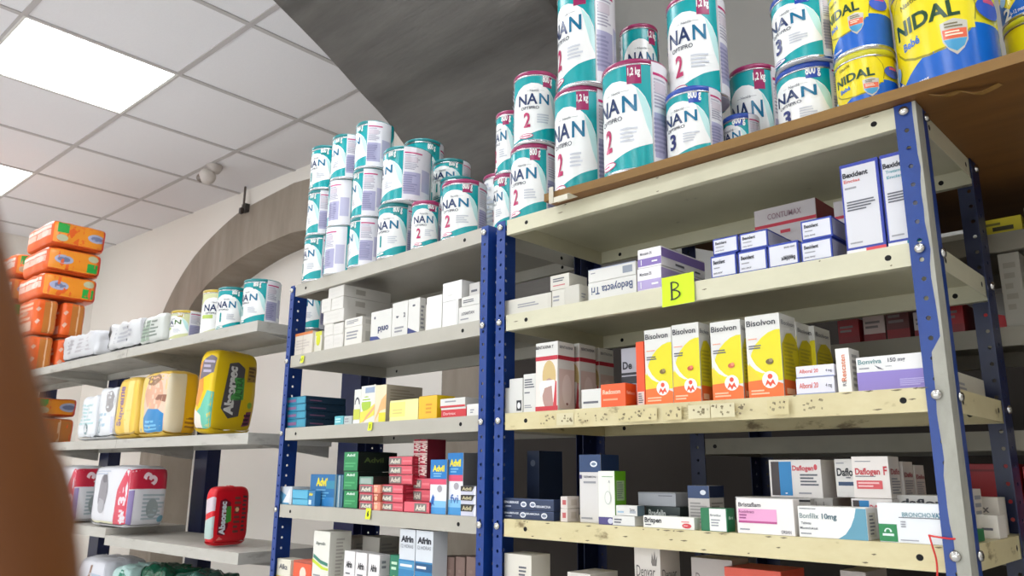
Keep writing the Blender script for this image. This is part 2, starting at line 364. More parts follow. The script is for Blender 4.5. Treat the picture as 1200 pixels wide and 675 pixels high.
 'j10': (-0.1413, 0.0078, 1.325, 0.0521, 0.1, 0.0254, -0.03, 0.006),
 'j10b': (-0.142, 0.0079, 1.351, 0.0523, 0.1, 0.0202, -0.03, 0.006),
 'j10c': (-0.1426, 0.0079, 1.3718, 0.0525, 0.1, 0.0193, -0.03, 0.006),
 'j11': (-0.246, 0.125, 1.325, 0.0845, 0.05, 0.1442, -0.03, 0.12),
 'k1': (-0.9679, 0.0387, 1.0975, 0.0785, 0.05, 0.0724, -0.03, 0.012),
 'k2': (-0.8722, 0.0358, 1.0975, 0.0967, 0.06, 0.075, -0.03, 0.012),
 'k3': (-0.7717, 0.0328, 1.0975, 0.0833, 0.0693, 0.1619, -0.03, 0.012),
 'k3b': (-0.7972, 0.1316, 1.0975, 0.0833, 0.0737, 0.1407, -0.03, 0.11),
 'k3c': (-0.686, 0.1382, 1.0975, 0.0819, 0.0675, 0.1466, -0.03, 0.12),
 'k4': (-0.6139, 0.028, 1.0975, 0.0495, 0.04, 0.1189, -0.03, 0.012),
 'k5': (-0.5601, 0.0264, 1.0975, 0.05, 0.04, 0.1184, -0.03, 0.012),
 'k6': (-0.5022, 0.0247, 1.0975, 0.0482, 0.0319, 0.1183, -0.03, 0.012),
 'k7': (-0.4108, 0.0219, 1.0975, 0.0384, 0.04, 0.1229, -0.03, 0.012),
 'k8': (-0.3736, 0.0208, 1.0975, 0.0613, 0.045, 0.187, -0.03, 0.012),
 'k9': (-0.3091, 0.0189, 1.0975, 0.0649, 0.045, 0.187, -0.03, 0.012),
 'k10a': (-0.2944, 0.0665, 1.0975, 0.0369, 0.06, 0.1244, -0.03, 0.06),
 'k10b': (-0.2543, 0.0653, 1.0975, 0.0359, 0.06, 0.1274, -0.03, 0.06),
 'k10c': (-0.2154, 0.0641, 1.0975, 0.0349, 0.06, 0.1303, -0.03, 0.06),
 'k10d': (-0.1776, 0.063, 1.0975, 0.0339, 0.06, 0.1331, -0.03, 0.06),
 'lp1': (-2.1483, 0.0037, 1.917, 0.302, 0.2, 0.1016, 0.04, 0.012),
 'lp2': (-2.5071, -0.0107, 1.917, 0.3534, 0.2, 0.1013, 0.04, 0.012),
 'lp3': (-3.0347, -0.0318, 1.917, 0.482, 0.2, 0.1212, 0.04, 0.012),
 'lo1': (-3.3703, -0.0453, 1.917, 0.237, 0.1865, 0.4261, 0.04, 0.012),
 'lw1': (-2.6767, -0.0175, 1.544, 0.2003, 0.2, 0.2091, 0.04, 0.012),
 'lw2': (-2.4838, -0.0098, 1.544, 0.1914, 0.2, 0.2353, 0.04, 0.012),
 'ly1': (-2.2945, -0.0022, 1.544, 0.2301, 0.2, 0.2592, 0.04, 0.012),
 'ly2': (-2.0701, 0.0068, 1.544, 0.2678, 0.0778, 0.2638, 0.04, 0.012),
 'ly3': (-1.6249, 0.0246, 1.544, 0.1322, 0.1438, 0.22, 0.04, 0.012),
 'lo2': (-3.0871, -0.0339, 1.544, 0.1983, 0.0824, 0.1626, 0.04, 0.012),
 'lr1': (-2.8711, -0.0253, 1.1955, 0.2769, 0.0532, 0.2274, 0.04, 0.012),
 'lr2': (-2.4237, -0.0074, 1.1955, 0.3757, 0.0981, 0.2072, 0.04, 0.012),
 'lr3': (-1.455, 0.0314, 1.169, 0.0403, 0.1448, 0.1999, 0.04, 0.012),
 'lq1': (-2.4886, -0.01, 0.8, 0.3232, 0.09, 0.2843, 0.04, 0.012),
 'lq2': (-2.1572, 0.0033, 0.8, 0.3049, 0.09, 0.2778, 0.04, 0.012),
 'lq3': (-1.8481, 0.0157, 0.8, 0.678, 0.09, 0.2824, 0.04, 0.012),
}

# ------------------------------------------------------------------ the room
WA = .045; WO = Vector((-2.47, .985))
def wall_pt(s, dy, z):            # along the back wall, dy into it
    return (WO.x + s*math.cos(WA) - dy*math.sin(WA), WO.y + s*math.sin(WA) + dy*math.cos(WA), z)
def quad(bm, pts, mi=0):
    f = bm.faces.new([bm.verts.new(p) for p in pts]); f.material_index = mi; return f
def spline(pts, n=6):
    out = []
    for i in range(len(pts)-1):
        p0 = pts[max(i-1,0)]; p1 = pts[i]; p2 = pts[i+1]; p3 = pts[min(i+2,len(pts)-1)]
        for k in range(n):
            t = k/n
            out.append(tuple(.5*((2*b)+(c-a)*t+(2*a-5*b+4*c-d)*t*t+(3*b-a-3*c+d)*t**3) for a,b,c,d in zip(p0,p1,p2,p3)))
    return out+[pts[-1]]
AC = -.17
inner = [(-1.44,0),(-1.44,1.9),(-1.42,2.2),(-1.33,2.38),(-1.184,2.514),(-.928,2.628),(-.559,2.71),(AC,2.742)]
outer = [(-1.73,0),(-1.73,2.0),(-1.70,2.32),(-1.573,2.557),(-1.275,2.80),(-.864,2.965),(-.604,3.01),(AC,3.045)]
def sym(p, right_end):
    l = spline(p); return l + [(2*AC-a, b) for a, b in reversed(l[:-1])]
I_, O_ = sym(inner, 0), sym(outer, 0)
TOP = 3.7
# wall plane outside the arch ring
bm = bmesh.new()
quad(bm, [wall_pt(-3.6,0,0), wall_pt(O_[0][0],0,0), wall_pt(O_[0][0],0,TOP), wall_pt(-3.6,0,TOP)])
for a, b in zip(O_, O_[1:]):
    if b[0]-a[0] > 1e-4: quad(bm, [wall_pt(a[0],0,a[1]), wall_pt(b[0],0,b[1]), wall_pt(b[0],0,TOP), wall_pt(a[0],0,TOP)])
# niche back wall
quad(bm, [wall_pt(-1.8,.2,0), wall_pt(1.4,.2,0), wall_pt(1.4,.2,TOP), wall_pt(-1.8,.2,TOP)])
struct(link('wall_back', bm, M_wall))
bm = bmesh.new()
quad(bm, [wall_pt(O_[-1][0],0,0), wall_pt(8.,0,0), wall_pt(8.,0,TOP), wall_pt(O_[-1][0],0,TOP)])
struct(link('wall_back_right', bm, M_pier))
bm = bmesh.new()                  # stone surround with its reveal
for (a, b), (c, d) in zip(zip(I_, I_[1:]), zip(O_, O_[1:])):
    quad(bm, [wall_pt(c[0],-.012,c[1]), wall_pt(a[0],-.012,a[1]), wall_pt(b[0],-.012,b[1]), wall_pt(d[0],-.012,d[1])])
    quad(bm, [wall_pt(a[0],-.012,a[1]), wall_pt(a[0],.2,a[1]), wall_pt(b[0],.2,b[1]), wall_pt(b[0],-.012,b[1])])
    quad(bm, [wall_pt(c[0],-.012,c[1]), wall_pt(d[0],-.012,d[1]), wall_pt(d[0],.0,d[1]), wall_pt(c[0],.0,c[1])])
bmesh.ops.recalc_face_normals(bm, faces=bm.faces)
struct(link('trim_1', bm, M_ring))
# stone rib and the plastered vault to its right, springing from the wall
prof = spline([(-.12,3.18),(0,3.12),(.22,3.01),(.4,2.905),(.55,2.82),(.7,2.69),(.84,2.5),(.93,2.25),(.965,1.95)], 5)
def vault(name, x0, x1, up, m):
    bm = bmesh.new(); pr = [(y+up*.7 if z > 2 else y+.02, z+up) for y, z in prof]
    N_ = 24
    grid = [[bm.verts.new((x0+(x1-x0)*i/N_, y + .045*(x0+(x1-x0)*i/N_+.9), z)) for i in range(N_+1)] for y, z in pr]
    for r, s in zip(grid, grid[1:]):
        for i in range(N_):
            f = bm.faces.new((r[i], r[i+1], s[i+1], s[i])); f.smooth = True
    for sgn, i in ((0, 0), (1, N_)):          # side faces up to above the ceiling
        top = [bm.verts.new((g[i].co.x, 1.25, g[i].co.z)) for g in grid]
        for a, b, c, d in zip([g[i] for g in grid], [g[i] for g in grid][1:], top[1:], top): bm.faces.new((a, b, c, d))
    bmesh.ops.recalc_face_normals(bm, faces=bm.faces)
    return struct(link(name, bm, m))
vault('trim_2', -1.2, -.24, 0, M_stone)
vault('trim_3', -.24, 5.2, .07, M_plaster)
# other walls, floor
bm = bmesh.new(); quad(bm, [(-5.35,-5,0),(-5.35,1.2,0),(-5.35,1.2,TOP),(-5.35,-5,TOP)]); struct(link('wall_left', bm, M_wall))
bm = bmesh.new(); quad(bm, [(5.2,1.6,0),(5.2,-5,0),(5.2,-5,TOP),(5.2,1.6,TOP)]); struct(link('wall_right', bm, M_wall))
bm = bmesh.new(); quad(bm, [(5.2,-5,0),(-5.35,-5,0),(-5.35,-5,TOP),(5.2,-5,TOP)]); struct(link('wall_front', bm, M_wall))
bm = bmesh.new()                  # unseen window with a glowing pane, added around the fill light
for x0, x1, z0, z1 in ((-3.9,2.3,.35,.42),(-3.9,2.3,2.6,2.67),(-3.9,-3.83,.35,2.67),(2.23,2.3,.35,2.67),(-1.85,-1.79,.42,2.6),(.23,.29,.42,2.6)): box(bm, x0,-4.995,z0, x1,-4.93,z1)
quad(bm, [(-3.83,-4.985,.42),(-3.83,-4.985,2.6),(2.23,-4.985,2.6),(2.23,-4.985,.42)], 1)
struct(link('added_glow_window', bm, [mat((90,92,94),.4), mat((226,234,240),.2,emit=.9)]))
bm = bmesh.new(); quad(bm, [(-5.6,-5.1,0),(5.4,-5.1,0),(5.4,1.7,0),(-5.6,1.7,0)]); struct(link('floor', bm, M_floor))
# suspended ceiling: 60 cm tiles in T-bars; lit panels fill some cells
GA = .0292; GO = (-2.03, .008); T = .613
def grid_pt(u, v, z): return (GO[0]+v*.6*math.cos(GA)-u*T*math.sin(GA), GO[1]+v*.6*math.sin(GA)+u*T*math.cos(GA), z)
LAMPS = [(u, v) for u in (-1, -4, -7) for v in (-4, -1, 2, 5, 8)]
bm = bmesh.new()
for u in range(-9, 3):
    for v in range(-7, 13):
        if (u, v) in LAMPS: continue
        quad(bm, [grid_pt(u,v,CEIL), grid_pt(u+1,v,CEIL), grid_pt(u+1,v+1,CEIL), grid_pt(u,v+1,CEIL)])
def bar(bm, p, q, wd, z0, z1, mi):
    p, q = Vector(p), Vector(q); d = (q-p).normalized(); n = Vector((-d.y, d.x, 0))*wd/2
    a = [p-n, p+n, q+n, q-n]
    lo = [bm.verts.new((x.x,x.y,z0)) for x in a]; hi = [bm.verts.new((x.x,x.y,z1)) for x in a]
    bm.faces.new(lo).material_index = mi
    for i in range(4): bm.faces.new((lo[i], lo[(i+1)%4], hi[(i+1)%4], hi[i])).material_index = mi
for u in range(-9, 4): bar(bm, grid_pt(u,-7,0), grid_pt(u,13,0), .022, CEIL-.004, CEIL+.002, 1)
for v in range(-7, 14): bar(bm, grid_pt(-9,v,0), grid_pt(3,v,0), .022, CEIL-.0045, CEIL+.002, 1)
struct(link('ceiling', bm, [M_tile, M_tbar]))
M_lamp = mat((246,250,255), .5, emit=LAMP_POWER); M_frame = mat((225,222,216), .4)
LL = {(-1,-1):'large square ceiling light panel, nearest to the cans of the two in view', (-1,-4):'smaller-looking ceiling light panel at the left edge, over the orange packs'}
for u, v in LAMPS:
    t = thing('ceiling_light', LL.get((u,v), 'square white ceiling light panel outside the view, over the shop floor'), 'ceiling light', grid_pt(u+.5, v+.5, CEIL), GA, 'ceiling light panels')
    bm = bmesh.new(); a, b = .3, T/2
    box(bm, -a+.012,-b+.012,-.003, a-.012,b-.012,.001); link('diffuser', bm, M_lamp, t)
    bm = bmesh.new()
    box(bm,-a,-b,-.006,a,-b+.012,.002); box(bm,-a,b-.012,-.006,a,b,.002); box(bm,-a,-b+.012,-.006,-a+.012,b-.012,.002); box(bm,a-.012,-b+.012,-.006,a,b-.012,.002)
    link('frame', bm, M_frame, t)
# motion detector on the ceiling, cable clip on the wall
t = thing('motion_detector', 'small white round detector hanging from the ceiling tiles', 'detector', (-2.93,.62,CEIL-.004))
bm = bmesh.new(); lathe(bm, [(.0,-.045),(.03,-.042),(.042,-.02),(.045,0)], 24); link('base', bm, mat((190,180,172),.5), t)
bm = bmesh.new()
bmesh.ops.create_uvsphere(bm, u_segments=20, v_segments=12, radius=.048, matrix=Matrix.Translation((-.01,-.03,-.07)) @ Matrix.Scale(.8,4,(1,0,0)))
link('head', bm, mat((206,196,188),.4), t, smooth=True)
bm = bmesh.new(); bmesh.ops.create_uvsphere(bm, u_segments=16, v_segments=8, radius=.026, matrix=Matrix.Translation((-.028,-.058,-.083)))
link('lens', bm, mat((120,108,100),.25), t, smooth=True)
t = thing('cable_clamp', 'dark metal clamp with short cable on the wall under the ceiling edge', 'clamp', wall_pt(-.66,-.01,2.99))
bm = bmesh.new(); box(bm,-.02,-.03,-.02,.025,0,.03); box(bm,-.012,-.05,-.035,.012,-.03,.0); link('bracket', bm, mat((58,50,46),.5), t)
bm = bmesh.new(); lathe(bm, [(.007,.0),(.007,.13)], 10); o = link('cable', bm, mat((96,86,78),.6), t); o.location = (.005,-.03,.01)

# ------------------------------------------------------------------ shelving
def holed_strip(bm, p0, ex, ez, wd, H, pitch, mi, first=.02):
    """flange with a column of round holes: ex across (unit), ez up"""
    ex, ez, p0 = Vector(ex), Vector(ez), Vector(p0); n = int(H//pitch); pitch = H/n; r = .0037
    ring = [(math.cos(2*PI*k/8), math.sin(2*PI*k/8)) for k in range(8)]
    for i in range(n):
        c = (wd/2, (i+.5)*pitch); sq = [(wd/2,0),(wd/2,pitch/2),(0,pitch/2),(-wd/2,pitch/2),(-wd/2,0),(-wd/2,-pitch/2),(0,-pitch/2),(wd/2,-pitch/2)]
        a = [bm.verts.new(p0+ex*(c[0]+x*r)+ez*(c[1]+y*r)) for x, y in ring]
        b = [bm.verts.new(p0+ex*(c[0]+x)+ez*(c[1]+y)) for x, y in sq]
        for k in range(8): bm.faces.new((a[k], b[k], b[(k+1)%8], a[(k+1)%8])).material_index = mi
def post(parent, x, y, sx, sy, H, m, wf=.038, ws=.055, label=None):
    """L upright; corner at (x,y); front flange runs sx in x, side flange runs sy in y"""
    bm = bmesh.new(); mats = m if isinstance(m, list) else [m]
    holed_strip(bm, (0,0,0), (sx,0,0), (0,0,1), wf, H, .0303, 0)
    holed_strip(bm, (0,0,0), (0,sy,0), (0,0,1), ws, H, .0303, 0)
    bmesh.ops.remove_doubles(bm, verts=bm.verts, dist=.0002)
    bmesh.ops.recalc_face_normals(bm, faces=bm.faces)
    o = link('post', bm, mats, parent, (x, y, 0))
    md = o.modifiers.new('thick', 'SOLIDIFY'); md.thickness = .0022; md.offset = 0
    if label: o['label'] = label
    return o
_bolt = {}
def bolt(parent, p, axis):
    if axis not in _bolt:
        bm = bmesh.new(); lathe(bm, [(.0078,0),(.0078,.0018),(.0066,.0042),(.003,.0055),(0.0001,.0058)], 14)
        rot = {'f':Matrix.Rotation(PI/2,4,'X'),'r':Matrix.Rotation(PI/2,4,'Y'),'l':Matrix.Rotation(-PI/2,4,'Y')}[axis]
        bmesh.ops.transform(bm, matrix=rot, verts=bm.verts)
        o = link('bolt', bm, M_screw, parent, p); _bolt[axis] = o.data; return o
    o = bpy.data.objects.new('bolt', _bolt[axis]); C.objects.link(o); o.parent = parent; o.location = p; return o
LIP = .0365
def shelf(parent, x0, x1, d, z, m, lip=LIP, holes=True, extra=(), ends=True, label=None, y0=.0024):
    bm = bmesh.new(); mats = [m, M_hole]; t = .0016
    y1 = d-.0024
    box(bm, x0,y0,z-t, x1,y1,z)                          # deck
    box(bm, x0,y0,z-lip, x1,y0+t,z-t); box(bm, x0,y1-t,z-lip, x1,y1,z-t)
    box(bm, x0,y0+t,z-lip, x1,y0+.014,z-lip+t); box(bm, x0,y1-.014,z-lip, x1,y1-t,z-lip+t)   # returned edges
    if ends:
        box(bm, x0,y0+t,z-lip, x0+t,y1-t,z-t); box(bm, x1-t,y0+t,z-lip, x1,y1-t,z-t)
    if holes:
        sf = Flat(x1-x0, y1-y0, lip)
        for xx in ((.062)/(x1-x0), 1-.062/(x1-x0)):
            t2 = bmesh.new(); polyface(t2, sf, 'F', [(xx+.0052/(x1-x0)*math.cos(a*PI/6), .5+.0048/lip*math.sin(a*PI/6)) for a in range(12)], [tuple(range(12))], 1, .0003)
            bmesh.ops.translate(t2, verts=t2.verts, vec=(x0,y0,z-lip)); me = bpy.data.meshes.new('x'); t2.to_mesh(me); bm.from_mesh(me); bpy.data.meshes.remove(me); t2.free()
            for yy in (y1-t-.0003, y1+.0003):
                c = [bm.verts.new((x0+xx*(x1-x0)+.005*math.cos(a*PI/5), yy, z-lip/2+.005*math.sin(a*PI/5))) for a in range(10)]
                bm.faces.new(c).material_index = 1
        for k in range(2):
            for xx in (x1+.0003,):
                yy = (y0+.075) if k == 0 else (y1-.075)
                c = [bm.verts.new((xx, yy+.005*math.cos(a*PI/5), z-lip/2+.005*math.sin(a*PI/5))) for a in range(10)]
                bm.faces.new(c).material_index = 1
    if extra:
        t2 = bmesh.new(); decorate(t2, Flat(x1-x0, y1-y0, lip), extra, mats, .6)
        bmesh.ops.translate(t2, verts=t2.verts, vec=(x0,y0,z-lip)); me = bpy.data.meshes.new('x'); t2.to_mesh(me); bm.from_mesh(me); bpy.data.meshes.remove(me); t2.free()
    bmesh.ops.remove_doubles(bm, verts=bm.verts, dist=.00001)
    o = link('shelf', bm, mats, parent)
    if label: o['label'] = label
    return o
def smudges(seed, a, b, n, col=(150,138,104), hh=.5):
    r = random.Random(seed); out = []
    for i in range(n):
        u = a+(b-a)*(i+.5+.4*(r.random()-.5))/n; wd = (b-a)/n*(.26+.12*r.random())
        if r.random() < .7: out.append(('r','F',u-wd*1.2,.14,u+wd*1.2,.80,(208,194,146) if r.random() < .5 else (214,204,166)))
        for j in range(9):
            uu = u-wd+2*wd*r.random(); vv = .25+.45*r.random(); l = wd*(.06+.16*r.random())
            out.append(('p','F',[(uu-l,vv),(uu+l*.6,vv-.04),(uu+l,vv+.05),(uu-l*.4,vv+.08)],col if r.random() < .6 else (118,104,76)))
    return out
def scuffs(seed, n, a=.02, b=.98):
    r = random.Random(seed); out = []
    for i in range(n):
        u = a+(b-a)*r.random(); v = r.choice([.93,.9,.15,.5]); l = .002+.009*r.random()
        out.append(('p','F',[(u-l,v),(u,v-.04),(u+l,v),(u+l*.4,v+.03)],(110,98,74)))
    return out
ZS = [2.0, 1.7725, 1.55, 1.325, 1.0975, .87, .6425, .415, .1875]
# right unit
unit_r = thing('shelving_unit', 'nearest bolted metal shelving unit with cream shelves, brown board on its top', 'shelving unit', (0,0,0), 0)
W, D = .9, .37
# spilled white paint on the near upright: a mesh patch over flange and corner, as in life
pr = post(unit_r, W, 0, -1, 1, 2.0, M_blue, wf=.031, label='blue upright splashed with white paint')
def paint_patch(parent):
    bm = bmesh.new(); r = random.Random(3); n = 90; rows = []
    for i in range(n+1):
        z = 2.0*i/n; q = 1.9-z
        e = .0035 + .003*noise.noise(Vector((0,0,z*9))) + (.014 if z < 1.615 else 0) + .004*noise.noise(Vector((3,1,z*23)))
        if 1.60 < z < 1.64: e += .002
        s = .033 + .006*noise.noise(Vector((5,0,z*7)))
        rows.append([bm.verts.new(p) for p in ((-e,-.0016,z),(.0016,-.0016,z),(.0016,s,z))])
    for a, b in zip(rows, rows[1:]):
        bm.faces.new((a[0],a[1],b[1],b[0])); bm.faces.new((a[1],a[2],b[2],b[1]))
    o = link('paint_splash', bm, M_paint, parent); o['label'] = 'white paint dried along the corner'; return o
paint_patch(pr)
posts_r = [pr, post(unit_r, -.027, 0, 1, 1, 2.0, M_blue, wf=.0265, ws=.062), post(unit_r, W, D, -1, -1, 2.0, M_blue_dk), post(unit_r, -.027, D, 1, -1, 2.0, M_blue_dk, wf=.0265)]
for i, z in enumerate(ZS):
    m = M_shelf_old if i < 2 else M_shelf_yel if i in (2,3) else M_shelf_old
    ex = []
    if i == 2: ex = smudges(2, .1, .80, 12) + scuffs(5, 10, .75, .98)
    if i == 3: ex = scuffs(7, 26)
    if i == 0: ex = scuffs(9, 5)
    if i == 1: ex = scuffs(10, 5)
    shelf(unit_r, .0024, W-.0024, D, z, m, extra=ex)
    if z > 1.0:
        bolt(pr, (-.016,-.0026,z-.013), 'f'); bolt(pr, (.0028,.044,z-.014), 'r'); bolt(posts_r[1], (.013,-.0026,z-.016), 'f')
        bolt(posts_r[2], (.0028,-.03,z-.014), 'r')
# middle unit
unit_m = thing('shelving_unit', 'middle bolted metal shelving unit, between the nearest unit and the wall-side shelves', 'shelving unit', (-.08,0,0), -.03)
Lm = .88
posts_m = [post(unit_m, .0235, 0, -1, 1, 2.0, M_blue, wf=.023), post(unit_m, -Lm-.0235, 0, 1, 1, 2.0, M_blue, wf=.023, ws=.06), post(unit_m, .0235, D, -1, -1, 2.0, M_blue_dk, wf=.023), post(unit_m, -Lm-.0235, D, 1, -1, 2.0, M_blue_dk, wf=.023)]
for i, z in enumerate(ZS):
    shelf(unit_m, -Lm+.0024, -.0024, D, z, M_shelf_new)
    if z > 1.0:
        bolt(posts_m[0], (-.012,-.0026,z-.016), 'f'); bolt(posts_m[1], (.012,-.0026,z-.016), 'f')
# left run: shelves carried on wall-side uprights
unit_l = thing('shelving_run', 'long white shelves on dark blue uprights along the wall, holding diaper packs', 'shelving', (-1.19,.03,0), .04)
for x in (0.02, -1.0, -2.0, -3.0):
    bm = bmesh.new(); box(bm, -.055,.0,0,.055,.004,1.93); box(bm,-.055,.004,0,-.051,.06,1.93); box(bm,.051,.004,0,.055,.06,1.93)
    o = link('upright', bm, M_blue_dk, unit_l, (x+.07,.335,0))
bays = [(-1.0,0.0,[1.917,1.544,1.169,.80,.42,.1]), (-2.0,-1.003,[1.917,1.544,1.195,.80,.42,.1]), (-3.0,-2.003,[1.917,1.544,1.195,.80,.42,.1])]
for x0, x1, zz in bays:
    for z in zz:
        shelf(unit_l, x0, x1, .335, z, M_shelf_lft, lip=.036, holes=False)
        for xx in (x0+.01, x1-.012):
            bm = bmesh.new(); vv = [bm.verts.new(p) for p in ((0,.04,-.036),(0,.33,-.036),(0,.33,-.075),(0,.10,-.045))]
            bm.faces.new(vv); o = link('bracket', bm, M_shelf_lft, unit_l, (xx,0,z)); md = o.modifiers.new('thick','SOLIDIFY'); md.thickness = .002
# rear unit, back to back with the nearest one
unit_b = thing('shelving_unit', 'dim shelving unit seen through the nearest one, standing behind it', 'shelving unit', (.20,.45,0), 0)
Lb, Db = 1.5, .36
ZB = [1.885, 1.70, 1.505, 1.30, 1.08, .85, .6, .3]
for x in (0, Lb):
    s = 1 if x == 0 else -1
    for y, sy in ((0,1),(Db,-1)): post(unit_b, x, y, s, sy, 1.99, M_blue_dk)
for z in ZB: shelf(unit_b, .0024, Lb-.0024, Db, z, M_shelf_bk)
# board lying across the tops
bm = bmesh.new()
pts = [(.150,-.034),(.33,-.026),(.9,-.022),(1.45,-.03),(1.46,.84),(.62,.80),(.20,.42),(.17,.12)]
pts = [(.150,-.034),(.33,-.026),(.9,-.022),(1.75,-.03),(1.75,.80),(.86,.80),(.30,.79),(.17,.40)]
lo = [bm.verts.new((x,y,2.0014)) for x, y in pts]; hi = [bm.verts.new((x,y,2.0194)) for x, y in pts]
bm.faces.new(lo[::-1]).material_index = 0; bm.faces.new(hi).material_index = 0
for i in range(len(pts)): bm.faces.new((lo[i], lo[(i+1)%len(pts)], hi[(i+1)%len(pts)], hi[i])).material_index = 1
hb = tag(link('hardboard_sheet', bm, [M_board, M_card]), 'wide brown sheet of board lying across the shelf tops under the big cans', 'board')
bm = bmesh.new(); pth = [(.925,-.012,1.9990),(.945,-.006,1.9935),(.962,.004,1.9985),(.985,.012,1.990),(1.012,.02,1.9995)]
pv = [(bm.verts.new(p), bm.verts.new((p[0]+.004,p[1]+.010,p[2]-.0005))) for p in spline(pth, 4)]
for a, b in zip(pv, pv[1:]): bm.faces.new((a[0], b[0], b[1], a[1]))
o = link('torn_tape', bm, M_card, hb); o['label'] = 'strip of torn brown tape curling under the board'; o.modifiers.new('thick','SOLIDIFY').thickness = .001
# folded tin clip under the board tip
t = thing('metal_clip', 'small bent whitish metal clip gripping the tip of the brown board', 'clip', (.172,-.012,2.0), .0)
bm = bmesh.new(); box(bm, .0,-.030,.0002,.055,.0,.0010); box(bm, .0,-.030,-.011,.05,-.0288,.0002); link('foot', bm, mat((214,208,188),.4), t)
bm = bmesh.new(); box(bm, .0,-.0315,-.010,.012,-.0300,.026); link('tab', bm, mat((200,192,172),.4), t)

# ------------------------------------------------------------------ milk powder cans
TEAL = (0,154,158); TEAL2 = (88,190,184); NAVY = (28,48,92); MAG = (150,30,86); WHT = (236,236,232); LAV = (168,166,196); BLU = (26,66,160); GOLD = (176,150,44)
KIND = {'2':(MAG,'2',(176,44,92)), '1':((0,128,128),'1',(0,140,140)), '3':(BLU,'3',(34,44,104)), 'g':(GOLD,'',(120,150,40))}
M_canbody = mat((232,232,230), .22, .0, .6, .3)
def can_label(kind, big, seed=0):
    lidc, num, numc = KIND[kind]; g = kind == 'g'
    top = GOLD if g else TEAL; top2 = (206,208,158) if g else TEAL; wt = '800 g' if not big else '1,2 kg'
    L_ = [('r','F',-1.25,.0,1.10,1.,top2)]
    dome = [(-1.22,.56),(-1.05,.68),(-.8,.76),(-.5,.805),(-.15,.825),(.15,.815),(.45,.78),(.70,.725),(.90,.65),(1.05,.55),(1.10,.44),(1.10,.24),(.5,.19),(-.3,.10),(-.8,.06),(-1.22,.05)]
    L_ += [('p','F',dome,WHT)]
    L_ += [('p','F',[(.62,.74),(.90,.64),(1.04,.54),(1.09,.44),(1.09,.28),(.92,.40)],(186,222,218))]
    L_ += [('r','F',.36,.77,.80,1.,lidc), ('t','F',.58,.885,.017,wt,WHT,0,.026,.03)]
    L_ += [('t','F',-.02,.715,.006,'Nestlé',(120,122,126)), ('r','F',-.42,.712,-.26,.716,(160,160,160)), ('r','F',.16,.712,.42,.716,(160,160,160))]
    return L_, num, numc
_canmesh = {}
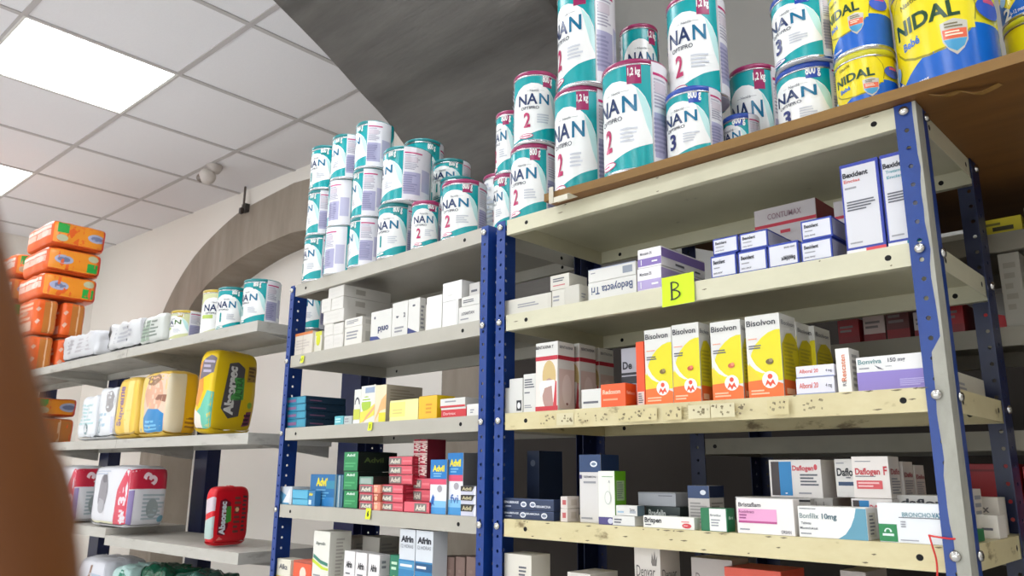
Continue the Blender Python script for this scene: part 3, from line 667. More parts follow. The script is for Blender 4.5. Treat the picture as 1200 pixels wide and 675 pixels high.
def can(x, y, z, d, h, kind, label, group, yawd=8., big=False, lean=0):
    """tin > body (printed), lid, rims"""
    root = thing('milk_powder_can', label, 'can', (x, y, z), math.radians(yawd), group)
    r = d/2; surf = Cyl(r, h); mats = [M_canbody, M_tin]
    bm = bmesh.new()
    lathe(bm, [(r-.004,0),(r-.0008,.0),(r,.002),(r,.005),(r-.0012,.007),(r-.0012,h-.012)], 48, 0, (True, False))
    surf.r = r-.0012
    if kind in '123g':
        L_, num, numc = can_label(kind, big)
        s = r
        L_ += [('t','F',-.33,.60,h*.15,'NA',NAVY,0,r*.88,.02), ('t','F',.42,.60,h*.15,'N',(10,104,140) if kind != 'g' else (70,110,40),0,r*.44,.02),
               ('t','F',-.22,.475,h*.042,'OPTIPRO',(62,64,78),0,r*.80,.015)]
        if num: L_ += [('t','F',-.34,.31,h*.20,num,numc,0,r*.30 if num != '1' else None,.03)]
        else: L_ += [('r','F',-.9,.36,-.1,.44,(176,196,96))]
        L_ += [('l','F',.10,.25,.70,.39,4,(196,198,204))]
        if kind != 'g': L_ += [('c','F',-.38,.085,r*.32,h*.034,lid_col(kind)), ('c','F',-.38,.085,r*.29,h*.024,WHT), ('l','F',-.60,.07,-.18,.10,1,lid_col(kind))]
        # side panel with the fine print
        L_ += [('r','F',1.12,.02,2.5,.98,(226,224,228)), ('r','F',1.16,.12,1.84,.52,LAV), ('r','F',1.9,.2,2.4,.6,(184,182,206)), ('r','F',1.16,.86,1.9,.885,(190,50,110)),
               ('l','F',1.18,.56,1.8,.84,9,(168,166,180)), ('r','F',1.2,.70,1.7,.80,(206,196,204)), ('l','F',1.14,.16,1.7,.48,8,(140,138,170)),
               ('r','F',2.5,.0,3.7,1.,TEAL if kind != 'g' else (176,200,92)), ('p','F',[(2.55,.12),(2.55,.6),(2.9,.78),(3.3,.78),(3.65,.6),(3.65,.2)],WHT), ('l','F',-2.5,.2,-1.35,.9,12,(180,186,196))]
    else:                         # yellow tins
        Y_, B_ = (232,212,20), (20,96,190); G_ = (28,66,36)
        L_ = [('r','F',-3.14,.0,3.14,1.,Y_), ('p','F',[(-3.14,0),(-3.14,.30),(-1.3,.30),(-.75,.14),(-.35,.24),(.05,.34),(.35,.43),(.7,.49),(1.5,.48),(3.14,.46),(3.14,0)],B_)]
        L_ += [('c','F',-.05,.63,r*1.02,h*.36,(150,140,30)), ('c','F',-.05,.635,r*.99,h*.345,Y_), ('p','F',[(-1.1,.5),(-.6,.40),(.9,.44),(.9,.7),(-1.1,.62)],Y_),
               ('t','F',-.38,.80,h*.05,'Nestlé',(110,104,20),8,r*.44,.02), ('t','F',-.10,.615,h*.135,'NIDAL',G_,3,r*1.42,.035), ('t','F',-.42,.445,h*.07,'Bebé',(60,110,190),4,r*.42,.03)]
        L_ += [('p','F',[(.22,.50),(.48,.53),(.74,.50),(.72,.34),(.62,.27),(.48,.22),(.34,.27),(.24,.34)],(196,190,176)), ('p','F',[(.25,.44),(.71,.44),(.70,.36),(.26,.36)],(222,96,60)),
               ('p','F',[(.26,.355),(.70,.355),(.63,.29),(.48,.25),(.33,.29)],(70,150,190)), ('l','F',.30,.45,.66,.50,2,(120,110,80)), ('l','F',.30,.38,.66,.43,2,(244,226,200))]
        L_ += [('t','F',-.85,.10,h*.13,'2',WHT,0,None,.03), ('t','F',-.40,.085,h*.045,'6-12 meses',WHT,4,r*.6,.01), ('c','F',-1.0,.27,r*.16,h*.06,(150,190,224)), ('c','F',1.3,.62,r*.34,h*.10,(60,90,190)), ('r','F',1.15,.66,1.5,.70,(214,80,120))]
        if kind == 'c':
            L_ = [('r','F',-3.14,.0,3.14,1.,(20,166,186)), ('p','F',[(-1.2,.9),(-.9,1.),(-.3,.95),(-.5,.7),(-1.0,.72)],(226,210,40)), ('r','F',-.9,.2,-.2,.5,(160,214,220))]
    decorate(bm, surf, L_, mats, .26)
    link('body', bm, mats, root)
    lc = {'2':MAG,'1':(0,120,122),'3':BLU,'g':(190,160,40),'y':(206,200,40),'b':BLU,'c':(0,150,170)}[kind]
    bm = bmesh.new(); lathe(bm, [(r-.0012,h-.012),(r+.0006,h-.0115),(r+.0006,h-.003),(r-.0002,h-.0006),(r-.003,h),(r-.006,h-.002),(.0001,h-.002)], 48)
    link('lid', bm, mat(lc, .3, 0, .5, .2), root)
    bm = bmesh.new(); lathe(bm, [(r-.0006,.0),(r+.0007,.0012),(r+.0007,.0045),(r-.001,.0062)], 48); link('rim', bm, M_tin, root)
    bm = bmesh.new(); lathe(bm, [(r-.001,h-.0145),(r+.0009,h-.0135),(r+.0009,h-.0115),(r-.001,h-.0105)], 48); link('rim', bm, M_tin, root)
    return root
def lid_col(k): return {'2':(190,60,110),'1':(0,140,140),'3':(40,60,150),'g':(150,150,60)}[k]
GT = 'infant formula cans on the top shelf'; GB = 'infant formula cans on the brown board'; GY = 'yellow milk powder cans on the brown board'; GL = 'infant formula cans on the left shelf'
B_ = 2.0196; S_ = 2.0004
CANS = [
 # nearest unit, on the board
 (.171,.078,B_,.130,.264,'2',"tall magenta-lidded 1,2 kg can, lower of the pair at the board's tip",GB,6,True),
 (.184,.082,B_+.2646,.138,.262,'2',"tall magenta-lidded 1,2 kg can, upper of the pair at the board's tip",GB,-8,True),
 (.342,.046,B_,.140,.250,'2','tall magenta-lidded 1,2 kg can alone in front, second along the board',GB,0,True),
 (.468,.070,B_,.112,.160,'3','short blue-lidded number 3 can carrying a tall magenta-lidded can',GB,0,False),
 (.458,.116,B_+.1606,.124,.235,'2','tall 1,2 kg can standing on a short blue-lidded can, cut by the frame top',GB,11,True),
 (.694,.110,B_,.120,.142,'3','blue-lidded can under the fully visible number 3 can',GB,-4,False),
 (.699,.100,B_+.1426,.120,.150,'3','fully visible blue-lidded number 3 can, upper one beside the yellow cans',GB,-13,False),
 (.808,.075,B_,.100,.113,'y','small yellow can under another yellow can, left of the biggest yellow can',GY,-2,False),
 (.809,.073,B_+.1136,.100,.135,'y','yellow can cut by the frame top, upper of the small yellow pair',GY,-18,False),
 (.936,.088,B_,.151,.205,'y','biggest yellow can with dark green lettering at the right end of the board',GY,-5,True),
 (.521,.243,B_,.105,.262,'2','magenta-lidded can set back between the short blue-lidded cans',GB,6,True),
 (.532,.147,B_,.074,.116,'3','smallest blue-lidded can, half hidden by the board edge',GB,-13,False),
 (.222,.250,B_,.095,.25,'2','magenta-lidded can set back and hidden behind the tall pair',GB,8,True),
 (.222,.250,B_+.2506,.095,.09+.15,'2','magenta-lidded can showing only its upper half behind the tall front cans',GB,43,True),
 (1.045,.200,B_,.09,.145,'y','yellow can partly hidden behind the biggest yellow can',GY,70,False),
 (1.045,.200,B_+.1456,.09,.16,'b','blue can on a yellow one behind the biggest yellow can',GY,8,False),
 (1.135,.075,B_,.13,.19,'c','turquoise can at the right edge of the frame',GY,20,True),
 # nearest unit, on the bare shelf
 (.024,.072,S_,.112,.187,'2','magenta-lidded 800 g can, lower of the pair left of the board, on bare shelf',GT,12,False),
 (.034,.070,S_+.1876,.112,.186,'2','magenta-lidded 800 g can, upper of the pair left of the board',GT,38,False),
 # between / middle unit
 (-.075,.090,S_,.080,.150,'2','narrow magenta-lidded can, lower one just above the twin blue uprights',GT,-18,False),
 (-.070,.092,S_+.1506,.082,.168,'2','narrow magenta-lidded can, upper one just above the twin blue uprights',GT,-12,False),
 (-.130,.215,S_,.095,.20,'2','magenta-lidded can standing far back, under the high small can',GT,8,False),
 (-.135,.215,S_+.2006,.090,.165,'2','high magenta-lidded can at the back, left of the narrow pair',GT,37,False),
 (-.223,.072,S_,.118,.160,'2','wide magenta-lidded can in front, left of the twin blue uprights',GT,22,False),
 (-.245,.240,S_,.110,.235,'2','magenta-lidded can behind the wide front one, only its rim showing above',GT,100,True),
 (-.352,.052,S_,.080,.135,'2','small magenta-lidded can between the wide magenta and the teal-lidded number 1 can',GT,41,False),
 (-.497,.066,S_,.110,.160,'1','teal-lidded number 1 can in front with its number in view',GT,19,False),
 (-.480,.080,S_+.1606,.140,.165,'1','biggest teal-lidded can, stacked on the number 1 can',GT,-21,False),
 (-.636,.066,S_,.108,.150,'1','teal-lidded can, bottom of the third stack from the wall side',GT,-35,False),
 (-.634,.066,S_+.1506,.108,.152,'1','teal-lidded can, middle of the third stack from the wall side',GT,-35,False),
 (-.630,.068,S_+.3032,.114,.150,'1','teal-lidded can, top of the third stack from the wall side',GT,-32,False),
 (-.765,.066,S_,.108,.150,'1','teal-lidded can, bottom of the second stack from the wall side',GT,-75,False),
 (-.763,.066,S_+.1506,.108,.150,'1','teal-lidded can, middle of the second stack from the wall side',GT,-70,False),
 (-.757,.066,S_+.3012,.110,.148,'1','teal-lidded can, top of the second stack from the wall side',GT,-18,False),
 (-.893,.070,S_,.104,.150,'1','teal-lidded can, bottom of the stack nearest the wall side',GT,0,False),
 (-.890,.070,S_+.1506,.104,.150,'1','teal-lidded can, middle of the stack nearest the wall side',GT,-22,False),
 (-.886,.070,S_+.3012,.106,.150,'1','teal-lidded can, top of the stack nearest the wall side',GT,12,False),
 (-.600,.240,S_,.125,.22,'1','teal-lidded can behind the tall stacks, hidden low one',GT,40,False),
 (-.600,.240,S_+.2206,.125,.22,'1','teal-lidded can peeping over the top of the biggest teal-lidded can',GT,40,False),
 (-.450,.240,S_,.120,.21,'1','teal-lidded can at the back right of the biggest one, lower',GT,20,False),
 (-.470,.245,S_+.2106,.115,.13,'1','teal-lidded can at the back right of the biggest one, its lid highest',GT,20,False),
 (-.355,.170,S_,.105,.235,'1','teal-lidded can between the biggest teal can and the wide magenta one',GT,24,False),
]
for c in CANS: can(*c[:8], yawd=c[8], big=c[9])
# left shelf cans: parent-free, in world coordinates along the tilted shelf
def Lw(s, dpt):                   # left-shelf local -> world
    a = .04; return (-1.19+s*math.cos(a)-dpt*math.sin(a), .03+s*math.sin(a)+dpt*math.cos(a))
for s, dp, d, h, k, yd, big, lb in [
    (-.128,.085,.128,.165,'1',12,False,'teal-lidded number 1 can nearest the blue upright on the left shelf'),
    (-.315,.080,.110,.165,'1',38,False,'teal-lidded number 1 can second from the blue upright on the left shelf'),
    (-.445,.090,.115,.175,'g',55,True,'tall gold-lidded can with white label on the left shelf'),
    (-.655,.080,.128,.120,'g',8,False,'short gold-lidded can with green label beside the silver packs'),
    (-.045,.250,.110,.160,'1',20,False,'teal-lidded can tucked behind at the end of the left shelf')]:
    x, y = Lw(s, dp); can(x, y, 1.9174, d, h, k, lb, GL, yawd=yd, big=big)

# ------------------------------------------------------------------ cartons
def carton(name, label, group, w, d, h, loc, rz, base, decals, cat='box', flap=None, gloss=.42, tilt=0):
    bm = bmesh.new(); mats = [mat(base, gloss)]
    vs_, _ = box(bm, 0,0,0,w,d,h)
    bmesh.ops.bevel(bm, geom=bm.edges[:], offset=min(.0009, w*.05, d*.05, h*.05), segments=2, affect='EDGES', profile=.6)
    decorate(bm, Flat(w, d, h), decals, mats, gloss)
    if flap:                      # tuck flap: an own part on the end that faces the viewer
        root = thing(name, label, cat, loc, rz, group); link('carton', bm, mats, root)
        b2 = bmesh.new(); fc = Flat(w, d, h)
        if flap == 'F': box(b2, .0012,-.0005,h*.06, w-.0012,-.0001,h-.0008)
        elif flap == 'R': box(b2, w+.0001,.0012,h*.06, w+.0005,d-.0012,h-.0008)
        else: box(b2, .001,.0008,h+.0001, w-.001,d-.0012,h+.0006)
        link('flap', b2, mat(tuple(max(0,c-10) for c in base), gloss), root)
        return root
    o = link(name, bm, mats, None, loc, rz); return tag(o, label, cat, group)
def BX(key, label, group, base, decals=(), name='medicine_box', turn=0, **k):
    x, y, z, w, d, h, a, sb = GEO[key]
    return carton(name, label, group, w, d, h, (x, y, z+.0003), a+math.radians(turn), base, list(decals), **k)
WH = (218,216,209); CR = (210,206,194); GR = (150,148,146); DK = (40,40,46); TX = (96,96,104); LN = (150,150,154)
def hgt(k): return GEO[k][5]
def wid(k): return GEO[k][3]
def dep(k): return GEO[k][4]
def T(k, f, u, v, hf, s, col, rot=0, wf=None, bold=.015):
    H = hgt(k); Wd = dep(k) if f in 'RL' else wid(k)
    return ('t', f, u, v, H*hf, s, col, rot, (Wd*wf if wf else None) if abs(rot) != 90 else (H*wf if wf else None), bold)
# --- nearest unit, second shelf
g = 'boxes on the second shelf of the nearest unit'
BX('b1','long flat cream box lying at the left end of the second shelf, nearest unit',g,CR,[('l','F',.30,.35,.75,.65,2,LN),('r','F',.93,.05,.97,.95,(206,202,190))])
BX('b3','small cream box under another small one on the second shelf',g,CR,[('l','F',.1,.3,.8,.7,2,LN)])
BX('b2','small cream box with thin grey print, on top of its like',g,CR,[('l','F',.15,.5,.75,.8,2,TX),('l','F',.15,.2,.9,.35,1,(196,120,120))])
BX('b3b','small cream box with an open front flap beside the stacked pair',g,CR,[('l','R',.2,.3,.8,.6,2,LN)],flap='F')
BX('b4a','white flat box with blue print upside down, lower of the two',g,WH,[T('b4a','F',.50,.5,.42,'Bedoyecta Tri',(70,84,120),180,.86),('r','F',.0,.0,1.,.05,(180,184,196))])
BX('b4b','white flat box with a bar code square on its end, upper of the two',g,WH,[('r','F',.74,.25,.94,.78,(140,146,156)),('l','F',.06,.6,.2,.75,1,LN),('r','F',.0,.93,1.,.99,(170,176,196))])
for k, lb in (('b5a','white and violet flat box, lower of the pair behind the yellow-green note'),('b5b','white and violet flat box, upper of the pair behind the yellow-green note')):
    c = (134,112,176) if k == 'b5b' else (176,160,204)
    BX(k,lb,g,(236,232,232),[('r','F',.0,.08,1.,.48,c),('r','R',.0,.45,1.,.92,c),T(k,'F',.36,.74,.14,'Micostatin 2%',TX,0,.5),('l','F',.6,.2,.9,.35,1,WHT),('l','R',.3,.12,.6,.35,1,TX),('l','R',.75,.12,.95,.3,1,TX),('r','F',.14,.14,.17,.42,WHT)])
B1 = (44,66,160)
def besi(k, lb, flip=False, long=True):
    r = 180 if flip else 0; s = -1 if flip else 1
    dc = [('r','F',.05,.09,.95,.91,(218,218,224)),('r','R',.01,.10,.97,.90,(170,170,184)),('r','T',.04,.02,.96,.97,(200,200,212)),
          T(k,'F',.5-s*.16,.5+s*.20,.17,'Bexident',(30,32,44),r,.46,.03),('l','F',.12 if not flip else .5,.5-.10 if not flip else .36,.5 if not flip else .88,.50 if not flip else .46,1,LN),T(k,'F',.5-s*.22,.5-s*.26,.09,'pasta dental',TX,r,.34)]
    BX(k, lb, 'small blue-edged toothpaste boxes', B1, dc, name='toothpaste_box', flap=None)
besi('c1','blue-edged white box, lower of the leftmost stacked pair'); besi('c2','blue-edged white box, upper of the leftmost stacked pair')
besi('c3','blue-edged white box, lower of the second stacked pair'); besi('c4','blue-edged white box, upper of the second stacked pair')
besi('c5','single blue-edged white box printed upside down, between the stacked pairs',True)
besi('c6','blue-edged white box, lower of the right-hand stacked pair beside the tall boxes'); besi('c7','blue-edged white box, upper of the right-hand stacked pair beside the tall boxes')
for k, lb in (('c8','large pale grey box with a red stripe behind the small blue-edged boxes'),('c9','pale grey box with a red stripe mostly hidden behind the tall white boxes')):
    BX(k,lb,g,(196,188,188),[('r','F',.0,.76,1.,.80,(190,36,60)),T(k,'F',.5,.89,.07,'CONTUMAX',(150,120,130),0,.55),('r','F',.42,.66,.58,.70,(190,36,60)),('l','F',.3,.36,.9,.46,2,LN),('r','R',.0,.0,1.,1.,(150,30,52)),('r','F',.52,.05,.62,.18,(200,40,60))])
for k, lb, c2, extra in (('c10','tall white box with blue edges and red tab, left of the pair by the upright',(214,70,80),''),('c11','tall white box with blue edges half behind the near blue upright',(60,150,160),'Tratamiento')):
    dc = [('r','F',.05,.07,.93,.96,(214,213,216)),('r','F',.0,.0,1.,.045,(232,230,226)),('r','F',.5,.0,1.,.045,c2 if k=='c10' else (0,140,150)),('r','R',.05,.07,.95,.96,(160,164,190)),
          T(k,'F',.40,.87,.055,'Bexident',(24,24,34),0,.66,.035)]
    if extra: dc += [T(k,'F',.46,.80,.032,extra,(70,150,160),0,.66),T(k,'F',.36,.74,.032,'Encías',(70,150,160),0,.42)]
    else: dc += [T(k,'F',.30,.80,.034,'Encías',(214,90,80),0,.42),('l','F',.1,.70,.45,.74,1,LN)]
    dc += [('l','F',.12,.46,.88,.58,4,TX),('l','F',.12,.10,.6,.13,1,LN)]
    BX(k, lb, 'tall white mouthwash boxes', (48,64,160), dc)
# --- nearest unit, third shelf
g = 'boxes on the third shelf of the nearest unit'
BX('d1','thin white box edge at the left end of the third shelf',g,(206,204,196))
BX('d2','small white box with a black square emblem at its foot',g,WH,[('r','F',.56,.06,.92,.36,DK),('c','F',.74,.21,.0045,.007,WHT)])
BX('d3','small white box with lines of black print, beside the pink box',g,WH,[('l','F',.1,.62,.9,.88,4,TX),('l','F',.1,.48,.7,.54,1,TX),('l','F',.1,.1,.9,.2,2,LN)])
for k, lb in (('d4','white box with red band and drawing of a head, front of the row of three'),('d4b','white box with red band, middle of the row of three one behind another'),('d4c','white box with red band, rearmost of the row of three')):
    dc = [('r','F',.0,.735,1.,.795,(192,44,60)),('r','R',.0,.735,1.,.795,(176,40,56)),T(k,'F',.42,.93,.045,'BENTAXINA T',(60,56,60),0,.8,.02),T(k,'R',.5,.92,.04,'BENTAXINA',TX,0,.8),
          ('r','F',.02,.0,.98,.73,(236,222,212)),('c','F',.62,.50,.019,.034,(206,178,120)),('c','F',.62,.24,.019,.034,(176,140,130)),('p','F',[(.20,.40),(.30,.44),(.85,.44),(.9,.40),(.88,.12),(.80,.12),(.74,.36),(.42,.33),(.3,.2),(.2,.22),(.24,.3),(.16,.33)],(240,232,224)),
          ('r','F',.0,.0,1.,.07,(196,50,60)),('p','F',[(.8,.07),(.95,.07),(.95,.42),(.9,.42)],(200,60,66)),('r','R',.04,.03,.96,.60,(214,188,178)),('c','R',.5,.30,.016,.034,(226,204,196)),('c','R',.5,.10,.004,.003,(150,100,90))]
    BX(k, lb, 'white and pink syrup boxes in a row', WH, dc)
BX('d5','low white box behind the orange one on the third shelf',g,WH,[('l','F',.1,.2,.9,.42,1,TX)])
BX('d6','low bright orange box in front on the third shelf',g,(236,92,38),[T('d6','F',.45,.66,.19,'Redoxon',(255,200,170),0,.72,.03),('l','F',.1,.25,.7,.40,1,(250,160,120)),T('d6','R',.45,.60,.15,'Redoxon',(250,180,150),0,.7)])
BX('d7','thin upright orange box left of the yellow boxes',g,(236,84,34),[('r','F',.1,.02,.9,.22,(226,200,190)),('l','F',.2,.04,.8,.2,5,TX),('l','R',.1,.3,.9,.9,8,(240,130,90))])
BX('d8','grey box with black stripes standing behind the orange box',g,(176,176,184),[('r','F',.0,.42,1.,.54,DK),('r','F',.0,.56,1.,.60,DK),T('d8','F',.4,.72,.12,'De',DK,0,.6,.03)])
YE = (228,214,20); ORG = (238,110,40)
for k, lb, pill, show in (('e1','yellow cough syrup box with a dark pill picture, leftmost of the four in front',(120,96,40),1),('e2','yellow cough syrup box with a red berry picture, second of the four in front',(190,80,50),1),
        ('e3','yellow cough syrup box, third of the four in front, slightly taller look',(200,96,60),1),('e4','biggest-looking yellow cough syrup box with a dark pill, rightmost of the four in front',(110,90,50),1),
        ('e5','yellow cough syrup box directly behind the rightmost front one',(190,80,50),0),('e6','rearmost yellow cough syrup box, right of the others and set back',(190,80,50),0)):
    w_, d_, h_ = wid(k), dep(k), hgt(k)
    dc = [('p','F',[(1,.19),(1,.80),(.86,.80),(.66,.775),(.46,.72),(.28,.645),(.15,.55),(.07,.44),(.04,.34),(.03,.19)],YE),
          ('p','F',[(.0,.19),(.5,.19),(.3,.26),(.12,.34),(.0,.42)],(236,204,40)),
          ('p','F',[(.0,.0),(1.,.0),(1.,.15),(.75,.19),(.4,.21),(.0,.20)],ORG),
          ('p','F',[(.03,.60),(.03,.47),(.10,.39),(.24,.33),(.42,.29),(.56,.285),(.40,.33),(.26,.39),(.15,.47)],(244,238,216)),
          ('c','F',.64,.205,w_*.23,w_*.23,(250,236,226)),('c','F',.64,.245,w_*.07,w_*.07,(226,80,50)),('p','F',[(.48,.13),(.56,.21),(.64,.17),(.72,.21),(.80,.13),(.70,.16),(.64,.12),(.58,.16)],(226,80,50)),
          T(k,'F',.47,.905,.072,'Bisolvon',(52,52,60),0,.84,.012),('l','F',.08,.58,.5,.64,2,TX),('l','F',.08,.7,.4,.72,1,(236,150,110)),('l','F',.08,.03,.6,.10,2,(250,190,150)),
          ('c','F',.66,.42,w_*.11,w_*.075,pill),('c','F',.70,.435,w_*.06,w_*.05,tuple(min(255,c+40) for c in pill)),
          ('r','R',.0,.0,1.,.20,(226,96,34)),('p','R',[(0,.2),(1,.2),(1,.60),(.85,.72),(.6,.78),(.3,.76),(0,.62)],(206,188,16)),T(k,'R',.42,.89,.055,'Bisolvon',TX,0,.8,.01),('l','R',.1,.24,.9,.66,9,(176,160,30)),('r','R',.1,.03,.6,.10,(240,180,140))]
    BX(k, lb, 'yellow cough syrup boxes', (222,220,213), dc)
for k, lb in (('e7','small flat lavender-white box with orange lettering, lower of two'),('e7b','small flat lavender-white box with orange lettering, upper of two')):
    BX(k, lb, g, (224,222,232), [T(k,'F',.34,.55,.32,'Alboral 20',(216,100,80),0,.5),T(k,'F',.86,.5,.22,'4 mg',TX,0,.16),('r','F',.0,.0,1.,.08,(140,150,190))])
BX('e8','small upright white box with orange letters running upwards',g,(236,232,224),[T('e8','F',.5,.55,.11,'Rescaten',(214,110,60),90,.60),T('e8','F',.5,.2,.08,'RS',TX,90,.12),('l','R',.2,.1,.8,.9,6,(170,166,160))])
BX('e9','wide white and violet box partly behind the near upright',g,(232,230,226),[('r','F',.0,.0,1.,.55,(140,122,190)),T('e9','F',.20,.86,.14,'Bonviva',(110,150,150),0,.34,.02),T('e9','F',.58,.86,.12,'150 mg',TX,0,.24,.02),('l','F',.04,.62,.2,.70,1,LN),('l','F',.42,.66,.56,.70,1,LN),('p','F',[(.26,.74),(.32,.62),(.40,.58),(.34,.66)],TX),('l','F',.6,.08,.98,.3,4,(180,168,214))])
# --- nearest unit, fourth shelf
g = 'boxes on the fourth shelf of the nearest unit'
NB = (38,52,84)
for k, lb in (('f1','long navy box with white oval marks, lower of two at the left end'),('f1b','long navy box with white oval marks, upper of two at the left end')):
    q = 0 if k == 'f1b' else .14
    BX(k, lb, g, NB, [('r','F',.0,.9,1.,.98,(60,76,110)),T(k,'F',.17,.66,.2,'SINUBERASE',(220,224,232),0,.3,.02),('l','F',.05,.2,.22,.4,1,(170,176,190)),('c','F',.42-q*.1,.5,.0085,.0058,(226,228,232)),('c','F',.60+q*1.6,.5,.0085,.0058,(226,228,232)),('c','F',.42-q*.1,.5,.006,.003,(120,130,150)),('c','F',.60+q*1.6,.5,.006,.003,(120,130,150)),T(k,'F',.80-q*1.5,.36 if k=='f1b' else .66,.2,'VIBRAMICINA',(220,224,232),0,.3,.02)])
for k, lb in (('f2','small white and pink box, lower of two beside the navy boxes'),('f2b','small white and pink box, upper of two beside the navy boxes')):
    BX(k, lb, g, (214,204,196), [('r','F',.3,.3,.8,.7,(190,90,90)),('r','R',.3,.25,.75,.75,(196,184,172))])
BX('f3','tall white box with navy top and white oval mark',g,(214,210,206),[('r','F',.0,.74,1.,1.,(34,62,104)),('r','R',.0,.76,1.,1.,(28,50,86)),('c','F',.68,.86,.009,.006,(226,230,236)),('c','F',.68,.86,.006,.003,(110,126,150)),('r','F',.0,.64,.12,.70,(60,56,100)),T('f3','F',.5,.67,.032,'SERMION',TX,0,.55,.02),('l','F',.2,.56,.8,.62,1,LN),('l','F',.08,.04,.7,.09,1,LN),('l','R',.1,.1,.9,.7,9,(176,170,164))])
BX('f4','narrow white box with a bright green side and violet foot',g,(230,230,218),[('r','R',.0,.0,1.,1.,(92,154,24)),('r','F',.0,.0,1.,.14,(72,62,120)),('c','F',.72,.07,.006,.005,(200,200,214)),('r','R',.15,.45,.85,.82,(150,176,130)),('l','R',.2,.48,.8,.8,8,(110,120,110)),('l','F',.25,.88,.95,.91,1,(150,180,140)),('c','F',.60,.5,.008,.013,(196,200,190)),('c','F',.60,.5,.006,.011,(230,230,218)),T('f4','F',.7,.8,.05,'A',(150,150,150))])
BX('f5','small flat white box at the shelf edge, lower of two before the green-sided box',g,WH,[('l','F',.08,.2,.5,.75,2,TX),('r','F',.0,.0,1.,.06,LN)])
BX('f5b','small flat white box, upper of two before the green-sided box',g,WH,[T('f5b','F',.78,.62,.26,'Tamec',TX,0,.25),('r','F',.66,.25,.94,.5,(170,174,178)),('l','F',.08,.2,.4,.5,1,(150,180,200)),('r','R',0,0,1,1,(90,110,120))])
BX('f6','long low white box with black lettering and a red oval at the shelf edge',g,(232,230,220),[T('f6','F',.20,.66,.42,'Brispen',(46,46,50),0,.34,.03),('l','F',.04,.16,.22,.34,1,TX),('c','F',.86,.30,.0095,.0042,(206,60,66)),('l','F',.80,.26,.92,.36,1,(240,200,196)),('l','F',.76,.55,.94,.7,1,(220,120,120))])
BX('f7','dark green box with white lettering behind the long low white one',g,(34,46,44),[T('f7','F',.34,.66,.36,'Bredelin',(206,210,206),0,.5,.03),('r','F',.70,.10,.98,.26,(110,120,80)),('l','F',.7,.5,.98,.6,1,(150,156,150))])
BX('f8','plain grey box lying on the dark green box',g,(150,152,156),[('l','F',.55,.70,.95,.82,1,TX),('r','F',.0,.9,1.,.97,(126,128,132))])
BX('f9','small white box with navy top and oval mark, set back near the middle',g,(196,190,184),[('r','F',.0,.70,1.,1.,(34,58,98)),('r','R',.0,.72,1.,1.,(24,40,70)),('c','F',.72,.84,.006,.0045,(220,224,230)),('l','F',.1,.1,.9,.62,7,(150,146,142)),('l','R',.1,.1,.9,.62,7,(140,134,130))])
BX('f10','white box with dark green ends in front, beside the pink-striped one',g,(20,110,66),[('r','F',.34,.02,.96,.98,(232,232,224)),T('f10','F',.58,.70,.10,'Bristilax',TX,0,.4),('l','F',.40,.2,.75,.55,3,LN),T('f10','R',.4,.6,.12,'Bri',(200,220,206),0,.5)])
BX('f11','white box with a pink block of print in front on the fourth shelf',g,(234,228,222),[T('f11','F',.24,.82,.12,'Bristaflam',(70,66,74),0,.40,.02),('r','F',.03,.30,.71,.70,(226,158,196)),('r','F',.03,.30,.71,.36,(180,70,130)),T('f11','F',.18,.62,.08,'Aceclofenaco',(140,60,110),0,.28),('l','F',.05,.40,.22,.56,2,(150,70,120)),('l','F',.05,.08,.3,.16,1,LN),T('f11','F',.86,.1,.09,'ORSAN',TX,0,.17)])
BX('f12','white box set back behind the pink-striped one, carrying a blue-barred box',g,(186,182,176),[('l','F',.05,.6,.9,.95,3,TX),('r','F',.0,.9,1.,.96,DK)])
BX('f12b','grey-white ribbed box set back behind the teal-curved one',g,(170,166,160),[('r','F',.2,.1,.24,.9,(130,126,122)),('r','F',.45,.1,.49,.9,(130,126,122)),('r','F',.7,.1,.74,.9,(130,126,122))])
BX('f13','white box with a curved teal corner in front on the fourth shelf',g,(234,232,226),[('p','F',[(.58,.0),(1.,.0),(1.,.98),(.86,.98),(.83,.7),(.77,.4),(.69,.16)],(92,150,170)),T('f13','F',.17,.70,.17,'Bonfilix',(120,140,140),0,.29,.01),T('f13','F',.47,.70,.17,'10mg',(84,110,120),0,.22,.03),('l','F',.03,.9,.3,.95,1,TX),T('f13','F',.12,.46,.08,'Tabletas',TX,0,.15),T('f13','F',.16,.30,.08,'Montelukast',TX,0,.27),('l','F',.03,.08,.2,.16,1,LN),('r','R',.1,.1,.6,.85,(204,200,184)),('l','R',.15,.15,.55,.8,6,TX)])
def blk(k, lb, mir=False, dark=True, col=(204,70,80)):
    dc = [('r','F',.04,.05,.20,.95,(52,40,38)),('r','F',.20,.05,.44,.95,(20,126,186)),T(k,'F',.66,.78,.13,'Daflogen',col,0,.40,.03),('c','F',.90,.80,.003,.005,col),('l','F',.6,.3,.95,.64,4,TX),('l','F',.56,.08,.9,.16,1,LN),('l','F',.3,.08,.36,.14,1,WHT)]
    BX(k, lb, g, (224,218,212), dc)
blk('f14','white box with black and blue bars lying on another, second row'); blk('f20','box with black and blue bars under the tall red-lettered box',dark=True)
BX('f15','white box with black lettering standing left of the red-lettered box',g,(220,216,210),[T('f15','F',.55,.66,.20,'Daflo',(30,30,34),0,.9,.035),('r','F',.15,.30,1.,.40,(30,60,96)),('l','F',.1,.86,.6,.92,1,LN),('l','F',.6,.48,.9,.54,1,TX)])
